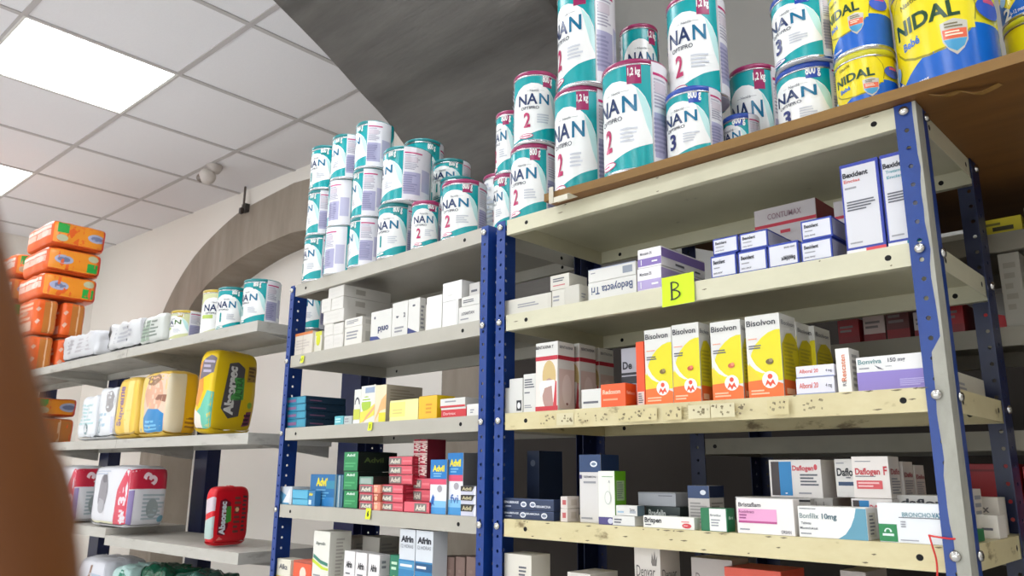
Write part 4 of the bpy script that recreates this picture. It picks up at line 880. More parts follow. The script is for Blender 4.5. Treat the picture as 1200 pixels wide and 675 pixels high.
BX('f16','white upright box with red lettering and a red block, front of its row',g,(230,222,214),[T('f16','F',.42,.64,.15,'Daflogen',(196,50,60),0,.68,.03),T('f16','F',.90,.66,.2,'F',(196,50,60),0,.10,.03),('r','F',.10,.22,.80,.42,(214,80,84)),('l','F',.14,.25,.76,.40,2,(240,190,186)),('l','F',.08,.5,.9,.54,1,TX),('l','F',.1,.86,.7,.9,1,LN),T('f16','R',.5,.64,.13,'Daflo',(170,50,60),0,.8,.02),('l','R',.1,.1,.9,.5,6,LN)])
for k, lb in (('f17','red-lettered upright box directly behind the front one'),('f18','red-lettered upright box, rearmost of the row of three')):
    BX(k, lb, g, (206,198,190), [T(k,'R',.5,.64,.13,'Daflo',(150,50,60),0,.8,.02),('l','R',.1,.1,.9,.5,6,LN),('l','F',.1,.1,.9,.9,5,LN)])
BX('f21','wide white box with a green square in its corner beside the near upright',g,(228,230,230),[('r','F',.0,.02,.26,.46,(16,126,66)),('c','F',.13,.26,.0055,.0055,(220,236,226),0,180),('r','F',.05,.16,.21,.22,(220,236,226)),('c','F',.13,.28,.003,.003,(16,126,66)),T('f21','F',.56,.72,.11,'BRONCHO-',(90,140,150),0,.42,.01),T('f21','F',.88,.72,.12,'VAXOM',(60,120,140),0,.24,.03),('l','F',.30,.62,.97,.66,1,TX),('l','F',.32,.38,.42,.56,3,LN),('l','F',.3,.05,.6,.1,1,LN)])
BX('f22','white box with black lettering behind the green-squared one',g,(206,202,194),[T('f22','F',.5,.84,.16,'daflon',(40,40,46),0,.8,.03)])
# --- nearest unit, bottom row in view
g = 'boxes on the lowest shelf in view'
BX('g1','large white box at the left end of the lowest shelf in view, nearest unit',g,(222,216,202),[('l','F',.55,.72,.9,.86,3,TX),T('g1','F',.36,.52,.09,'Renal Al',(50,70,110),0,.66,.03),('l','F',.1,.2,.7,.4,4,LN)])
BX('g2','white box with its top just showing under the fourth shelf',g,(206,200,190),[('l','F',.1,.5,.8,.8,3,LN)])
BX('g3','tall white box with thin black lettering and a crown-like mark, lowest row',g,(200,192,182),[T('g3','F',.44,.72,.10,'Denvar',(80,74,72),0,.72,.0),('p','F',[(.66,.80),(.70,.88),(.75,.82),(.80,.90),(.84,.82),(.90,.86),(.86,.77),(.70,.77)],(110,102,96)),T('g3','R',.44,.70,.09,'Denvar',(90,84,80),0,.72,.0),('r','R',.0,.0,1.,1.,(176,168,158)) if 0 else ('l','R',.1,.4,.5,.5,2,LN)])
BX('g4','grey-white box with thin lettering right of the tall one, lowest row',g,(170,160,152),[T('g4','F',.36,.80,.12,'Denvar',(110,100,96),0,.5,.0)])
BX('g5','flat orange-red box top showing in the lowest row',g,(196,70,46),[('l','F',.1,.7,.8,.9,2,(226,130,110))])
BX('g6','grey box with two dark marks at the right of the lowest row',g,(150,140,132),[('r','F',.08,.86,.48,.93,DK),('r','F',.54,.86,.96,.93,DK)])
# --- middle unit, second shelf
g = 'white boxes on the second shelf of the middle unit'
BX('h1','cream box with an orange top at the left end of the shelf, middle unit',g,(214,206,192),[('r','F',.0,.88,1.,1.,(206,120,60)),('r','T',.0,.0,1.,1.,(196,110,50)),('l','F',.1,.2,.9,.7,4,(196,186,176)),('r','F',.46,.0,.48,.88,(180,170,156))])
BX('h1b','small box with a yellow-green corner beside the orange-topped one',g,(220,216,200),[('c','F',.62,.60,.012,.018,(212,214,40)),('r','F',.3,.8,1.,1.,(206,208,60))])
lbs = {'h2a':'bottom left','h2b':'bottom right','h2c':'second row left','h2d':'second row right','h2e':'third row, wide one','h2f':'fourth row left','h2g':'fourth row right','h2h':'single topmost one'}
for k, p_ in lbs.items():
    BX(k, 'long white box seen end-on in the tall stack, '+p_, g, (228,224,216), [('r','R',.25,.3,.45,.75,(190,184,174)),('l','F',.15,.2,.85,.8,2,(214,210,202))], flap='F')
for k, p_ in (('h2i','lower'),('h2j','upper')):
    BX(k, 'small white box with grey print right of the tall stack, '+p_, g, (224,220,210), [('l','F',.12,.3,.8,.8,3,LN),('r','R',.2,.2,.7,.7,(200,196,186))])
BX('h3','white box with blue foot stripe and upside-down blue lettering',g,WH,[('p','F',[(0,0),(.55,0),(.35,.14),(0,.17)],(50,66,130)),T('h3','F',.62,.34,.22,'onid',(60,70,110),180,.5,.03),('c','F',.2,.78,.004,.004,TX)])
BX('h4','white box with small black emblem, second of the upright white ones',g,WH,[('c','F',.35,.60,.006,.006,TX,180,360),('t','F',.80,.60,.012,'2',TX,0,None,.03),('l','F',.2,.1,.8,.3,2,LN)])
BX('h5','narrow upright white box with a dark blue triangle at its foot',g,WH,[('p','F',[(.0,.0),(1.,.0),(.0,.20)],(40,52,110)),('c','F',.5,.80,.006,.003,TX),('p','R',[(0,0),(1,0),(1,.06),(0,.0)],(40,52,110)),('l','R',.2,.1,.8,.8,6,LN)])
BX('h6','plain white box right of the narrow one with the blue triangle',g,(230,228,222),[('r','R',.0,.0,1.,1.,(222,220,214))])
BX('h7','white box with a pale grey edge strip, carrying another plain white box',g,(232,230,226),[('r','F',.9,.05,.96,.95,(214,212,206))])  # front has a slightly darker strip by its right edge
BX('h8','plain white box on top, tallest point of the right-hand white stack',g,(232,230,226),[('c','F',.4,.3,.01,.002,(214,212,206))])
BX('h9','flat white box with small print, lower one beside the twin uprights',g,WH,[T('h9','F',.45,.6,.18,'LOSARTAN',TX,0,.6),('l','F',.1,.2,.5,.35,1,LN)])
BX('h9b','flat white box with small print, upper one beside the twin uprights',g,WH,[('l','F',.1,.3,.8,.7,2,TX)])
BX('h10','small white box at the back above the flat ones by the twin uprights',g,(206,202,196),[('l','F',.2,.3,.9,.6,1,TX)])
# --- middle unit, third shelf
g = 'boxes on the third shelf of the middle unit'
for k, p_ in zip(('i1a','i1b','i1c','i1d'),('bottom','second','third','topmost')):
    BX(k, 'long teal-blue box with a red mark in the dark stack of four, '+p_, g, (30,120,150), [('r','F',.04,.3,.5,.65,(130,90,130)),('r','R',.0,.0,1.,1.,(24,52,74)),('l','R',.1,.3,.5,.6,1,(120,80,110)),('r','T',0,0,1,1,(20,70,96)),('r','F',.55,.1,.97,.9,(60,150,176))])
BX('i2','small teal box in front right of the dark teal stack',g,(90,180,190),[('l','F',.1,.2,.9,.8,2,(190,226,226))])
BX('i2b','small pale grey box right of the small teal box',g,(190,196,194),[('l','F',.1,.2,.9,.8,2,LN)])
BX('i3','narrow upright white box with a grey arch and yellow-green foot',g,(222,222,214),[('c','F',.5,.56,.012,.02,(70,72,84),0,180),('c','F',.5,.56,.008,.014,(222,222,214),0,180),('r','F',.0,.12,1.,.42,(200,206,80)),('r','F',.0,.0,1.,.10,WHT)])
BX('i4','upright white box with green and yellow wave next to the arch box',g,(228,226,216),[('r','F',.3,.80,.95,.95,(150,166,190)),('c','F',.4,.5,.022,.022,(170,200,70)),('p','F',[(0,.0),(1,.2),(1,.5),(.5,.35),(0,.3)],(236,220,90)),('p','F',[(.2,.0),(1.,.36),(1.,.46),(.45,.2)],(236,170,120)),('l','F',.1,.55,.9,.7,2,WHT)])
BX('i5','upright cream box with a pale orange swirl and a long grey side',g,(232,216,180),[('p','F',[(0,.0),(.5,.3),(1.,.35),(1.,.75),(.6,.6),(.3,.3)],(238,180,120)),('r','F',.4,.0,1.,.25,(226,216,60)),('r','R',.0,.0,1.,1.,(176,166,150)),('l','R',.1,.1,.9,.9,10,(150,140,126))])
BX('i6','long low pale yellow box on the third shelf, middle unit',g,(240,232,160),[('r','F',.0,.2,.55,.9,(244,236,130)),('l','F',.1,.3,.5,.6,2,(220,206,120))])
BX('i7','yellow-orange box with a bright yellow side right of the pale yellow one',g,(236,186,50),[('r','R',.0,.0,1.,1.,(244,206,20)),('l','F',.4,.2,.9,.7,3,(220,150,40)),('r','T',0,0,1,1,(230,180,20))])
BX('i8','flat red box under a white and red one by the twin uprights',g,(206,54,62),[('r','F',.0,.8,1.,1.,WH),T('i8','F',.35,.4,.3,'Dorimax',(240,200,196),0,.5)])
BX('i8b','flat white box with a red edge, on the flat red one',g,WH,[('r','F',.0,.0,1.,.22,(200,60,66)),('l','F',.2,.5,.8,.8,1,LN)])
BX('i9','small plain white box beside the twin uprights, third shelf',g,(228,224,218),[('l','F',.3,.2,.7,.6,2,LN)])
# --- middle unit, fourth shelf
g = 'boxes on the fourth shelf of the middle unit'
BX('j1','white box with a pale blue triangle at the left end, middle unit',g,(206,212,218),[('p','F',[(0,0),(0,.8),(.6,.5),(.85,0)],(96,160,196)),('p','F',[(.3,.1),(.85,.9),(.9,.1)],(232,232,232))])
BX('j2','pale blue small box with darker frame, lower of two',g,(64,158,196),[('r','F',.04,.1,.96,.9,(96,180,210))]); BX('j2b','pale blue small box with darker frame, upper of two',g,(64,158,196),[('r','F',.04,.08,.96,.9,(90,176,208)),('r','T',0,0,1,1,(190,200,200))])
def adv(k, u, v, hf, rot=0, wf=.6, f='F', col=(240,222,40)): return T(k,f,u,v,hf,'Advil',col,rot,wf,.045)
BX('j3','wide blue box with bold yellow lettering on the fourth shelf',g,(34,110,166),[('r','F',.0,.0,1.,.28,(52,130,190)),adv('j3',.45,.76,.24,0,.42),('l','F',.25,.2,.8,.55,4,(110,170,206)),('r','F',.62,.55,.96,.8,(50,140,170)),('r','F',.93,.0,1.,1.,(90,120,130))])
BX('j3s','small blue box before the wide blue one',g,(52,120,170),[T('j3s','F',.4,.78,.18,'Adv',(240,222,40),0,.6,.04),('r','F',.1,.1,.5,.4,(200,220,230))])
BX('j3b','thin striped blue-grey box between the blue and the green ones',g,(80,126,150),[('r','F',.3,.0,.45,1.,(190,200,200)),('r','F',.7,.0,.8,1.,(30,60,90))])
for k, p_ in (('j4a','bottom'),('j4b','middle'),('j4c','top')):
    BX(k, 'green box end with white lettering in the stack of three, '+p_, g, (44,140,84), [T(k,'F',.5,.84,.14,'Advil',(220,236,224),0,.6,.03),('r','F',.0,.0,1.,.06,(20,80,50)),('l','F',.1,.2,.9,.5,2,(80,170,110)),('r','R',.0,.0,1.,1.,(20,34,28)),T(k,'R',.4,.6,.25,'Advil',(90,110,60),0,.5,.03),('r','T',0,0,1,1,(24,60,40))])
RD = (196,44,66); PK = (226,96,110)
names_ = {'j5':'left column','j7':'middle column','j8':'right column behind the low red box'}
def red(k, lb, first=RD, greyu=(.0,.55)):
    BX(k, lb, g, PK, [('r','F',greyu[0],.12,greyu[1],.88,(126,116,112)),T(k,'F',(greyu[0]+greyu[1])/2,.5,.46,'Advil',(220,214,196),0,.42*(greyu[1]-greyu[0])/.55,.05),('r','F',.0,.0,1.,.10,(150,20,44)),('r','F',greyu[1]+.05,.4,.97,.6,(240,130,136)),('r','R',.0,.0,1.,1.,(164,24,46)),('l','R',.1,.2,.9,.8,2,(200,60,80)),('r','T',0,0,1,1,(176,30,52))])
for k, n_ in zip('abcd',('lowest','second','third','topmost, green-tinged')): 
    if k != 'd': red('j5'+k, 'red and grey box end in the left column of the red pile, '+n_, greyu=(.05,.95))
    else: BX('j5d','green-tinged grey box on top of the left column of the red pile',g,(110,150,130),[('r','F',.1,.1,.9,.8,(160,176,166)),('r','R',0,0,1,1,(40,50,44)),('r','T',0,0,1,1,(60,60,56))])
for k, n_ in zip('abc',('lowest','middle','topmost')): BX('j6'+k, 'narrow peach-coloured box end between red columns, '+n_, g, (226,140,116) if k != 'b' else (176,84,60), [('c','F',.4,.4,.006,.006,(240,190,150)),('l','F',.1,.7,.9,.9,1,(250,200,180)),('r','T',0,0,1,1,(190,70,66))])
for k, n_ in zip('abcdef',('lowest','second','third','fourth','fifth','topmost')): red('j7'+k, 'red and grey box end in the middle column of the red pile, '+n_)
red('j8a','low red box in front with its grey print panel to the right',greyu=(.42,.90))
for k, n_ in zip('bcd',('lowest','middle','topmost')): red('j8'+k, 'red and grey box in the column right of the tall red pile, '+n_, greyu=(.0,.5))
for k, n_ in (('j8e','left'),('j8f','right')):
    BX(k, 'thin red box standing on edge atop the red pile, '+n_+' one of two', g, (176,40,62), [T(k,'F',.5,.5,.3,'Advil Advil Advil',(226,206,196),90,.9,.03),('r','F',.8,.0,1.,1.,(110,16,34)),('r','R',0,0,1,1,(120,30,46))])
for k, lb in (('j9','shorter blue, pink and white upright box with a child figure, left one'),('j9b','taller blue, pink and white upright box, right one')):
    BX(k, lb, g, (232,232,236), [('r','F',.0,.64,1.,1.,(30,120,190)),adv(k,.5,.84,.11,0,.72),('l','F',.2,.67,.8,.76,2,(120,180,216)),('r','F',.0,.54,1.,.64,(222,80,112)),('c','F',.6,.46,.009,.008,(170,164,170)),('r','F',.0,.0,1.,.12,(70,150,210)),('r','F',.0,.12,1.,.24,(130,190,226)),('p','F',[(.1,.26),(.2,.36),(.3,.30),(.26,.2),(.34,.14),(.2,.18),(.12,.12)],(40,100,180)) if k=='j9' else T(k,'F',.5,.26,.14,'fvi',(60,110,180),0,.5,.01),('r','R',.0,.0,1.,1.,(110,110,110))])
for k, n_ in (('j10','lowest'),('j10b','middle'),('j10c','topmost')):
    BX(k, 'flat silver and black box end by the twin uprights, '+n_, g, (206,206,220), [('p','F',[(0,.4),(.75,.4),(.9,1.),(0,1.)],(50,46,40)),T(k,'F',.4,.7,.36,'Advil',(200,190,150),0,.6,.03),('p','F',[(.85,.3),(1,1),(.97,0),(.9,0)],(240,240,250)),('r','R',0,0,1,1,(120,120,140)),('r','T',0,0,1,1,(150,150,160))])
BX('j11','grey-brown box with a blue top set back by the twin uprights',g,(128,120,112),[('r','F',.0,.76,1.,1.,(30,84,140)),adv('j11',.5,.88,.1,0,.4,col=(190,170,50))])
# --- middle unit, lowest row in view
g = 'boxes in the lowest row of the middle unit'
BX('k1','white and yellow box with round grey print, leftmost of the lowest row',g,(226,220,200),[('r','F',.0,.0,1.,.35,(236,206,60)),T('k1','F',.5,.72,.2,'Alka',TX,0,.6,.02)])
BX('k2','orange box with a pale oval, second of the lowest row',g,(238,92,56),[('c','F',.55,.55,.017,.018,(246,216,196)),('r','F',0,.92,1,1,(176,80,60))])
BX('k3','tall white box with a green and yellow-green wave, lowest row',g,(228,226,214),[T('k3','F',.45,.80,.055,'Alprodin',(110,116,110),0,.6,.02),('p','F',[(.05,.62),(.15,.60),(.5,.53),(.95,.49),(.95,.44),(.5,.47),(.05,.56)],(60,130,110)),('p','F',[(0,.54),(.3,.49),(.7,.42),(1.,.41),(1.,.37),(.6,.38),(.2,.45),(0,.48)],(206,220,60)),('l','F',.1,.15,.7,.3,3,LN),('l','R',.3,.1,.7,.9,14,(196,190,180))])
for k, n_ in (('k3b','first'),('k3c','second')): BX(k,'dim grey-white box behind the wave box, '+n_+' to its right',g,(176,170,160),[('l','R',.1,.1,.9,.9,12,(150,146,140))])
for k, lb, s2 in (('k4','small upright white box with violet stripe, left of the trio','LS'),('k5','small upright white box with violet stripe, middle of the trio','LS'),('k6','small upright white box, right of the trio, with a long side','')):
    BX(k, lb, g, (232,228,226), [T(k,'F',.5,.72,.13,'Afrin',DK,0,.55,.04),('l','F',.2,.5,.8,.56,1,TX),('r','F',.0,.20,1.,.225,(110,60,130)),('r','F',.0,.14,1.,.16,(206,70,70)),T(k,'F',.5,.36,.1,s2 or 'L',TX,0,.3),T(k,'R',.6,.5,.1,'Afrin',DK,0,.6,.03),('l','R',.2,.7,.8,.9,2,LN)])
BX('k7','green box with a yellow flower-like mark, lowest row',g,(34,120,90),[('c','F',.5,.45,.012,.02,(206,214,90)),('c','F',.5,.45,.006,.01,(60,130,90)),('l','F',.2,.7,.8,.9,2,(190,220,190))])
for k, n_ in (('k8','left'),('k9','right')):
    BX(k, 'tall white and blue box with heavy black lettering, '+n_+' of two', g, (214,218,222), [T(k,'F',.5,.88,.075,'Afrin',(40,44,54),0,.8,.05),T(k,'F',.5,.79,.045,'12 HORAS',(150,154,160),0,.8,.02),('r','F',.0,.0,1.,.62,(46,126,176)),('r','F',.0,.5,1.,.6,(80,150,190) if k=='k8' else (24,84,130)),('p','F',[(.5,.0),(1,.1),(1,.45),(.7,.3)],(120,190,216)),('l','F',.1,.52,.9,.58,1,WHT)])
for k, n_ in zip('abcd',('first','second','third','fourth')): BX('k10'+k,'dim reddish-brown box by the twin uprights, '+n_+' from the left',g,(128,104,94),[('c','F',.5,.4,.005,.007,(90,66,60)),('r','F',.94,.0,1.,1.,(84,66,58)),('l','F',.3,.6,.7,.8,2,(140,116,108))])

# ------------------------------------------------------------------ seen through the nearest unit: its right end and the unit behind
g = 'boxes seen through the right end of the nearest unit'
def CB(label, x, y, z, w, d, h, base, decals=(), rz=0, grp=None, name='medicine_box'):
    return carton(name, label, grp or g, w, d, h, (x,y,z+.0003), rz, base, list(decals))
CB('white box end behind the side rail of the third shelf, right of the upright',.775,.12,1.55,.10,.20,.037,(214,208,190),[('l','R',.1,.2,.5,.6,2,LN)])
CB('thin upright white box with red print seen right of the near upright',.842,.205,1.325,.022,.05,.076,(222,214,200),[('t','F',.5,.55,.008,'Adimod',(190,70,60),90,.04,.02),('l','R',.1,.1,.9,.9,5,LN)])
CB('white box lettered max in grey seen right of the near upright',.818,.275,1.325,.065,.05,.062,(214,206,192),[('t','F',.55,.70,.012,'max',(110,104,100),0,.03,.02),('l','F',.1,.3,.9,.4,1,LN)])
CB('little white and green box at the shelf end right of the near upright',.850,.095,1.325,.038,.05,.018,(20,118,66),[('r','F',.02,.02,.66,.98,(226,222,210)),('l','F',.1,.2,.6,.8,3,TX)])
CB('small round-cornered white box behind the little white and green one',.862,.20,1.325,.034,.05,.036,(222,216,204),[('l','F',.3,.3,.8,.5,1,TX)])
g = 'boxes on the dim unit behind'
r_ = random.Random(8)
REDS = [(176,34,36),(150,28,32),(190,60,56)]
lab_b = ['first','second','third','fourth','fifth','sixth','seventh','eighth','ninth','tenth']
for i in range(5):
    x = .56+.052*i; cc = [(150,26,30),(196,176,168),(90,40,36),(206,196,190),(160,30,34)][i]
    CB('dim red or white box in the gap above the purple box, '+lab_b[i]+' from the left', x, .50+.01*(i%2), 1.70, .046, .12, .060+.008*(i%3), cc, [('r','F',.0,.0,1.,.35,(140,30,34)),('l','F',.1,.5,.9,.8,2,(120,110,108))])
CB('red and grey box with a slanted red band behind the upright',.833,.50,1.70,.056,.12,.075,(150,146,140),[('p','F',[(.0,1.),(.25,1.),(.5,.5),(.95,.4),(1.,.0),(.6,.0),(.3,.3)],(206,40,44))])
CB('red carton low behind the near upright',.79,.50,1.30,.085,.14,.145,(160,22,26),[('r','F',.55,.55,.95,.72,(196,90,84)),('r','F',.6,.25,.95,.4,(190,80,76)),('r','F',.0,.9,1.,.93,(120,14,18))])
CB('second red carton beside the low red one',.88,.50,1.30,.085,.14,.14,(150,24,28),[('r','F',.1,.5,.9,.7,(186,90,86))])
CB('yellow box on the top of the dim unit behind, under the brown board',.870,.47,1.885,.072,.08,.034,(206,190,40),[('r','F',.3,.25,.8,.5,(60,56,30)),('r','F',.1,.6,.5,.75,(110,104,40))])
CB('cream box beside the yellow one under the brown board',.948,.47,1.885,.10,.08,.045,(204,196,170),[])
CB('dim cream box under the brown board left of the yellow one',.74,.49,1.885,.10,.08,.022,(196,190,170),[])
CB('plain greyish-white upright carton near the right edge, on the dim unit behind',.893,.47,1.70,.036,.08,.147,(158,152,138),[('l','F',.2,.2,.8,.9,5,(140,134,120))])
CB('stacked white box at the right edge, dim unit behind',1.005,.47,1.505,.07,.10,.05,(206,200,188),[('l','F',.1,.2,.9,.8,3,LN)])
CB('upper white box at the right edge, dim unit behind',1.005,.47,1.5555,.07,.10,.045,(206,200,188),[('l','F',.1,.2,.9,.8,3,LN)])
CB('tall dim carton standing on the middle unit, far right end, in the dark',-.13,.22,1.3255,.04,.09,.15,(46,60,90),[('c','F',.5,.8,.008,.008,(120,130,150)),('r','F',0,0,1,.2,(150,150,150))])

# ------------------------------------------------------------------ diaper packs on the left shelves
def pack(name, label, group, w, d, h, loc, rz, base, decals, e=7., seed=0, gloss=.3, crease=.006, bulge=.05, tilt=None, cat='diaper pack'):
    s = Pack(w, d, h, e, crease, seed, bulge); bm = bmesh.new(); mats = [mat(base, gloss)]; n = 14
    for f in 'FRLKTB':
        g_ = [[bm.verts.new(s.at(f, i/n, j/n, 0)) for i in range(n+1)] for j in range(n+1)]
        for j in range(n):
            for i in range(n):
                q = bm.faces.new((g_[j][i], g_[j][i+1], g_[j+1][i+1], g_[j+1][i])); q.smooth = True
    bmesh.ops.remove_doubles(bm, verts=bm.verts, dist=.0006)
    bmesh.ops.recalc_face_normals(bm, faces=bm.faces)
    decorate(bm, s, [(x[0], x[1], *x[2:]) for x in decals], mats, gloss)
    root = thing(name, label, cat, loc, rz, group)
    body = link('wrapper', bm, mats, root)
    if tilt: body.rotation_euler = tilt
    bm = bmesh.new()              # sealed film seam along the top
    prev = None
    for i in range(13):
        u = .06+.88*i/12; a = Vector(s.at('T', u, .5, -.002)); b = a + Vector((0, .008*math.sin(i*1.3), .0045))
        cur = (bm.verts.new(a), bm.verts.new(b))
        if prev: bm.faces.new((prev[0], cur[0], cur[1], prev[1]))
        prev = cur
    o = link('seam', bm, mats[0], root, smooth=True); o.modifiers.new('thick','SOLIDIFY').thickness = .0012
    if tilt: o.rotation_euler = tilt
    return root
def Lp(s, dp, z): x, y = Lw(s, dp); return (x, y, z+.003)
LA = .04
def geo_pack(key, label, base, decals, d=None, h=None, w=None, name='diaper_pack', group='diaper packs on the left shelves', turn=0, tilt=None, **k):
    x, y, z, w0, d0, h0, a, sb = GEO[key]
    if tilt: z += .007
    return pack(name, label, group, w or w0, d or d0, h or h0, (x, y, z+.003), a+math.radians(turn), base, decals, tilt=tilt, **k)
SIL = (200,200,200)
gs = 'silvery packs lying on the top left shelf'
geo_pack('lp1','silvery white pack with a green print, lying nearest the cans on the top left shelf',(206,208,202),[('r','F',.10,.1,.5,.8,(150,170,150)),('l','F',.12,.2,.9,.8,5,(120,130,120)),('r','F',.0,.0,.06,1.,(40,36,34)),('p','F',[(0,1),(.3,1),(.02,.5)],(60,56,52))],h=.135,w=.225,d=.22,group=gs,seed=1,crease=.008)
geo_pack('lp2','crumpled silvery pack with a dark corner, middle of the three lying ones',(206,206,206),[('p','F',[(0,.6),(.1,1.),(.16,.7),(.1,.3),(.02,.1)],(36,34,34)),('l','F',.3,.2,.9,.8,4,(176,176,182))],h=.15,w=.37,d=.22,group=gs,seed=2,crease=.017)
geo_pack('lp3','crumpled silvery pack lying next to the orange packs',(204,204,206),[('l','F',.2,.2,.9,.8,4,(180,176,180))],h=.15,w=.44,d=.20,group=gs,seed=3,crease=.017)
# orange packs piled at the far end
OR = (240,104,40); OB = (206,120,50)
go = 'orange packs piled at the far left end'
def orange(label, s, dp, z, w, d, h, seed, flip=False, stand=False):
    if stand:
        dc = [('r','R',.0,.0,.34,1.,OR),('r','R',.40,.0,.95,.98,(196,120,52)),('r','R',.66,.0,.72,.98,(230,190,150)),('l','F',.1,.1,.9,.9,6,(240,190,160)),('p','F',[(.3,.6),(.5,.68),(.7,.6),(.5,.52)],(216,150,120)),('p','R',[(.06,.66),(.16,.74),(.28,.70),(.16,.60)],(226,176,150)),('p','R',[(.06,.3),(.16,.40),(.28,.36),(.16,.24)],(226,176,150)),('r','F',.04,.06,.9,.30,(244,196,170))]
    else:
        g1, g2 = ((.10,.30),(.66,.95)) if not flip else ((.72,.92),(.10,.5))
        dc = [('r','R',.03,.08,.97,.92,(244,150,40)),('r','R',g1[0],.50 if not flip else .12,g1[1],.92 if not flip else .5,(40,170,70)),('c','R',.5*(g2[0]+g2[1]),.5,.05,.026,(176,180,206)),('c','R',.5*(g2[0]+g2[1]),.5,.035,.014,(120,126,160)),
              ('c','R',.5*(g1[0]+g1[1]),.28 if not flip else .72,.03,.02,(196,196,160)),('r','F',.05,.35,.95,.62,(250,196,176)),('r','F',.05,.66,.95,.80,(244,226,214)),('c','F',.75,.5,.05,.02,(250,220,206)),('r','R',.94,.0,1.,1.,(226,60,50))]
    dc.append(('r','T',.02,.02,.98,.98,(206,176,150)))  # dull patch added on the unseen top to cut orange bounce onto the ceiling
    return pack('diaper_pack', label, go, w, d, h, Lp(s, dp, z), LA, OR, dc, seed=seed, crease=.005, bulge=.03, e=9)
W_o, D_o = .40, .27
sx = -2.24-.0
for i, (z, nm) in enumerate([(2.325,'third from the top'),(2.468,'second from the top'),(2.611,'topmost')]):
    orange('orange pack lying flat on the pile at the far left, '+nm, -2.21-.40+.018*(i-1), .02, z, W_o, D_o+.03, .140, 10+i, flip=(i != 2))
for lv, nz in ((0,'lower'),(1,'upper')):
    orange('orange pack standing on edge under the flat ones, '+nz+' front', -2.21-.31, .01, 1.917+.203*lv, .28, .125, .200, 20+lv, stand=True)
    orange('orange pack standing on edge under the flat ones, '+nz+' rear', -2.21-.31, .145, 1.917+.203*lv, .28, .13, .200, 24+lv, stand=True)
for i in range(5):
    orange('pinkish orange pack in the second pile at the left edge, '+['lowest','second','middle','fourth','topmost'][i], -2.21-.33-.44, .00, 1.917+.146*i, .33, .26, .140, 30+i, flip=bool(i % 2))
orange('orange pack lying on the middle left shelf behind, upper', -2.0-.33-.30+.06, .10, 1.544+.155, .26, .22, .10, 50)
orange('orange-brown pack standing on the middle left shelf at its far end', -2.0-.33-.30+.06, .06, 1.544, .26, .26, .15, 51, stand=True)
# middle left shelf
WP = (226,228,230)
geo_pack('lw1','white pack with pale teal print, left one on the middle left shelf',WP,[('l','F',.1,.3,.9,.8,6,(176,206,206)),('c','F',.5,.22,.03,.03,(120,150,156)),('c','F',.5,.22,.018,.018,WP)],seed=60,crease=.01)
geo_pack('lw2','white pack with a grey cartoon-like smudge, next to the yellow baby pack',WP,[('c','F',.7,.7,.05,.05,(160,156,156)),('l','F',.1,.2,.6,.5,3,(170,196,210)),('c','F',.2,.2,.025,.03,(140,160,166)),('r','F',.85,.05,.97,.4,(206,206,226))],seed=61,crease=.01)
YL = (236,196,80)
geo_pack('ly1','yellow pack with violet letters running upwards, beside the one with a baby picture',YL,[('t','F',.30,.52,.045,'Supreme',(140,110,150),90,.17,.03),('r','F',.55,.04,.8,.95,(246,214,130)),('r','F',.0,.0,1.,.05,(190,160,90))],seed=62,w=.21)
geo_pack('ly2','yellow pack with a photo of a baby in blue, middle left shelf',(238,200,90),[('r','F',.0,.02,1.,.98,(226,200,176)),('c','F',.55,.62,.075,.080,(222,170,140)),('c','F',.48,.88,.070,.026,(150,112,84)),('p','F',[(.62,.55),(.95,.50),(.98,.62),(.7,.62)],(150,100,80)),('p','F',[(.1,.02),(.95,.02),(.95,.32),(.75,.40),(.35,.42),(.2,.25)],(34,130,190)),('l','F',.3,.06,.8,.25,3,(120,190,226)),('p','F',[(.0,.0),(.25,.0),(.2,.5),(.3,.9),(.0,.98)],(240,206,110)),
    ('r','R',.0,.02,.55,.98,(226,214,186)),('r','R',.55,.0,1.,1.,(232,178,30)),('l','R',.6,.1,.95,.3,3,(160,110,40))],seed=63,d=.15,w=.25)
YB = (240,202,20)
geo_pack('ly3','big bright yellow pack standing alone at the right end of the middle left shelf',YB,[
    ('p','F',[(.0,.0),(1.,.0),(1.,.48),(.7,.5),(.45,.3),(.0,.16)],(110,196,170)),('p','F',[(.0,.0),(.6,.0),(.5,.2),(.0,.3)],(236,226,210)),('p','F',[(.0,.35),(.3,.3),(.5,.5),(.3,.85),(.0,.8)],(226,150,60)),('p','F',[(.2,.62),(.9,.72),(.95,.92),(.6,.95),(.3,.85)],(120,110,120)),('l','F',.35,.7,.9,.88,3,(190,180,200)),
    ('p','R',[(.22,.30),(.40,.18),(.62,.22),(.66,.80),(.50,.88),(.30,.84)],(90,86,90)),('p','R',[(.40,.40),(.68,.42),(.66,.68),(.44,.68)],(90,170,90)),('t','R',.38,.52,.042,'Absorsec',(244,244,240),90,.185,.06),('t','R',.56,.55,.028,'ULTRA',(60,120,60),90,.085,.03),('c','R',.84,.36,.012,.012,(150,190,70)),
    ('p','R',[(.72,.64),(.96,.66),(.94,.86),(.74,.84)],(176,140,60)),('l','R',.75,.66,.93,.84,4,(110,80,40)),('p','R',[(.72,.08),(.92,.10),(.90,.28),(.78,.28)],(130,60,90)),('l','R',.74,.1,.9,.26,3,(60,30,50))],
    seed=64,w=.105,d=.22,h=.315,turn=12,e=6,crease=.004,bulge=.06,tilt=(0,math.radians(3),0))
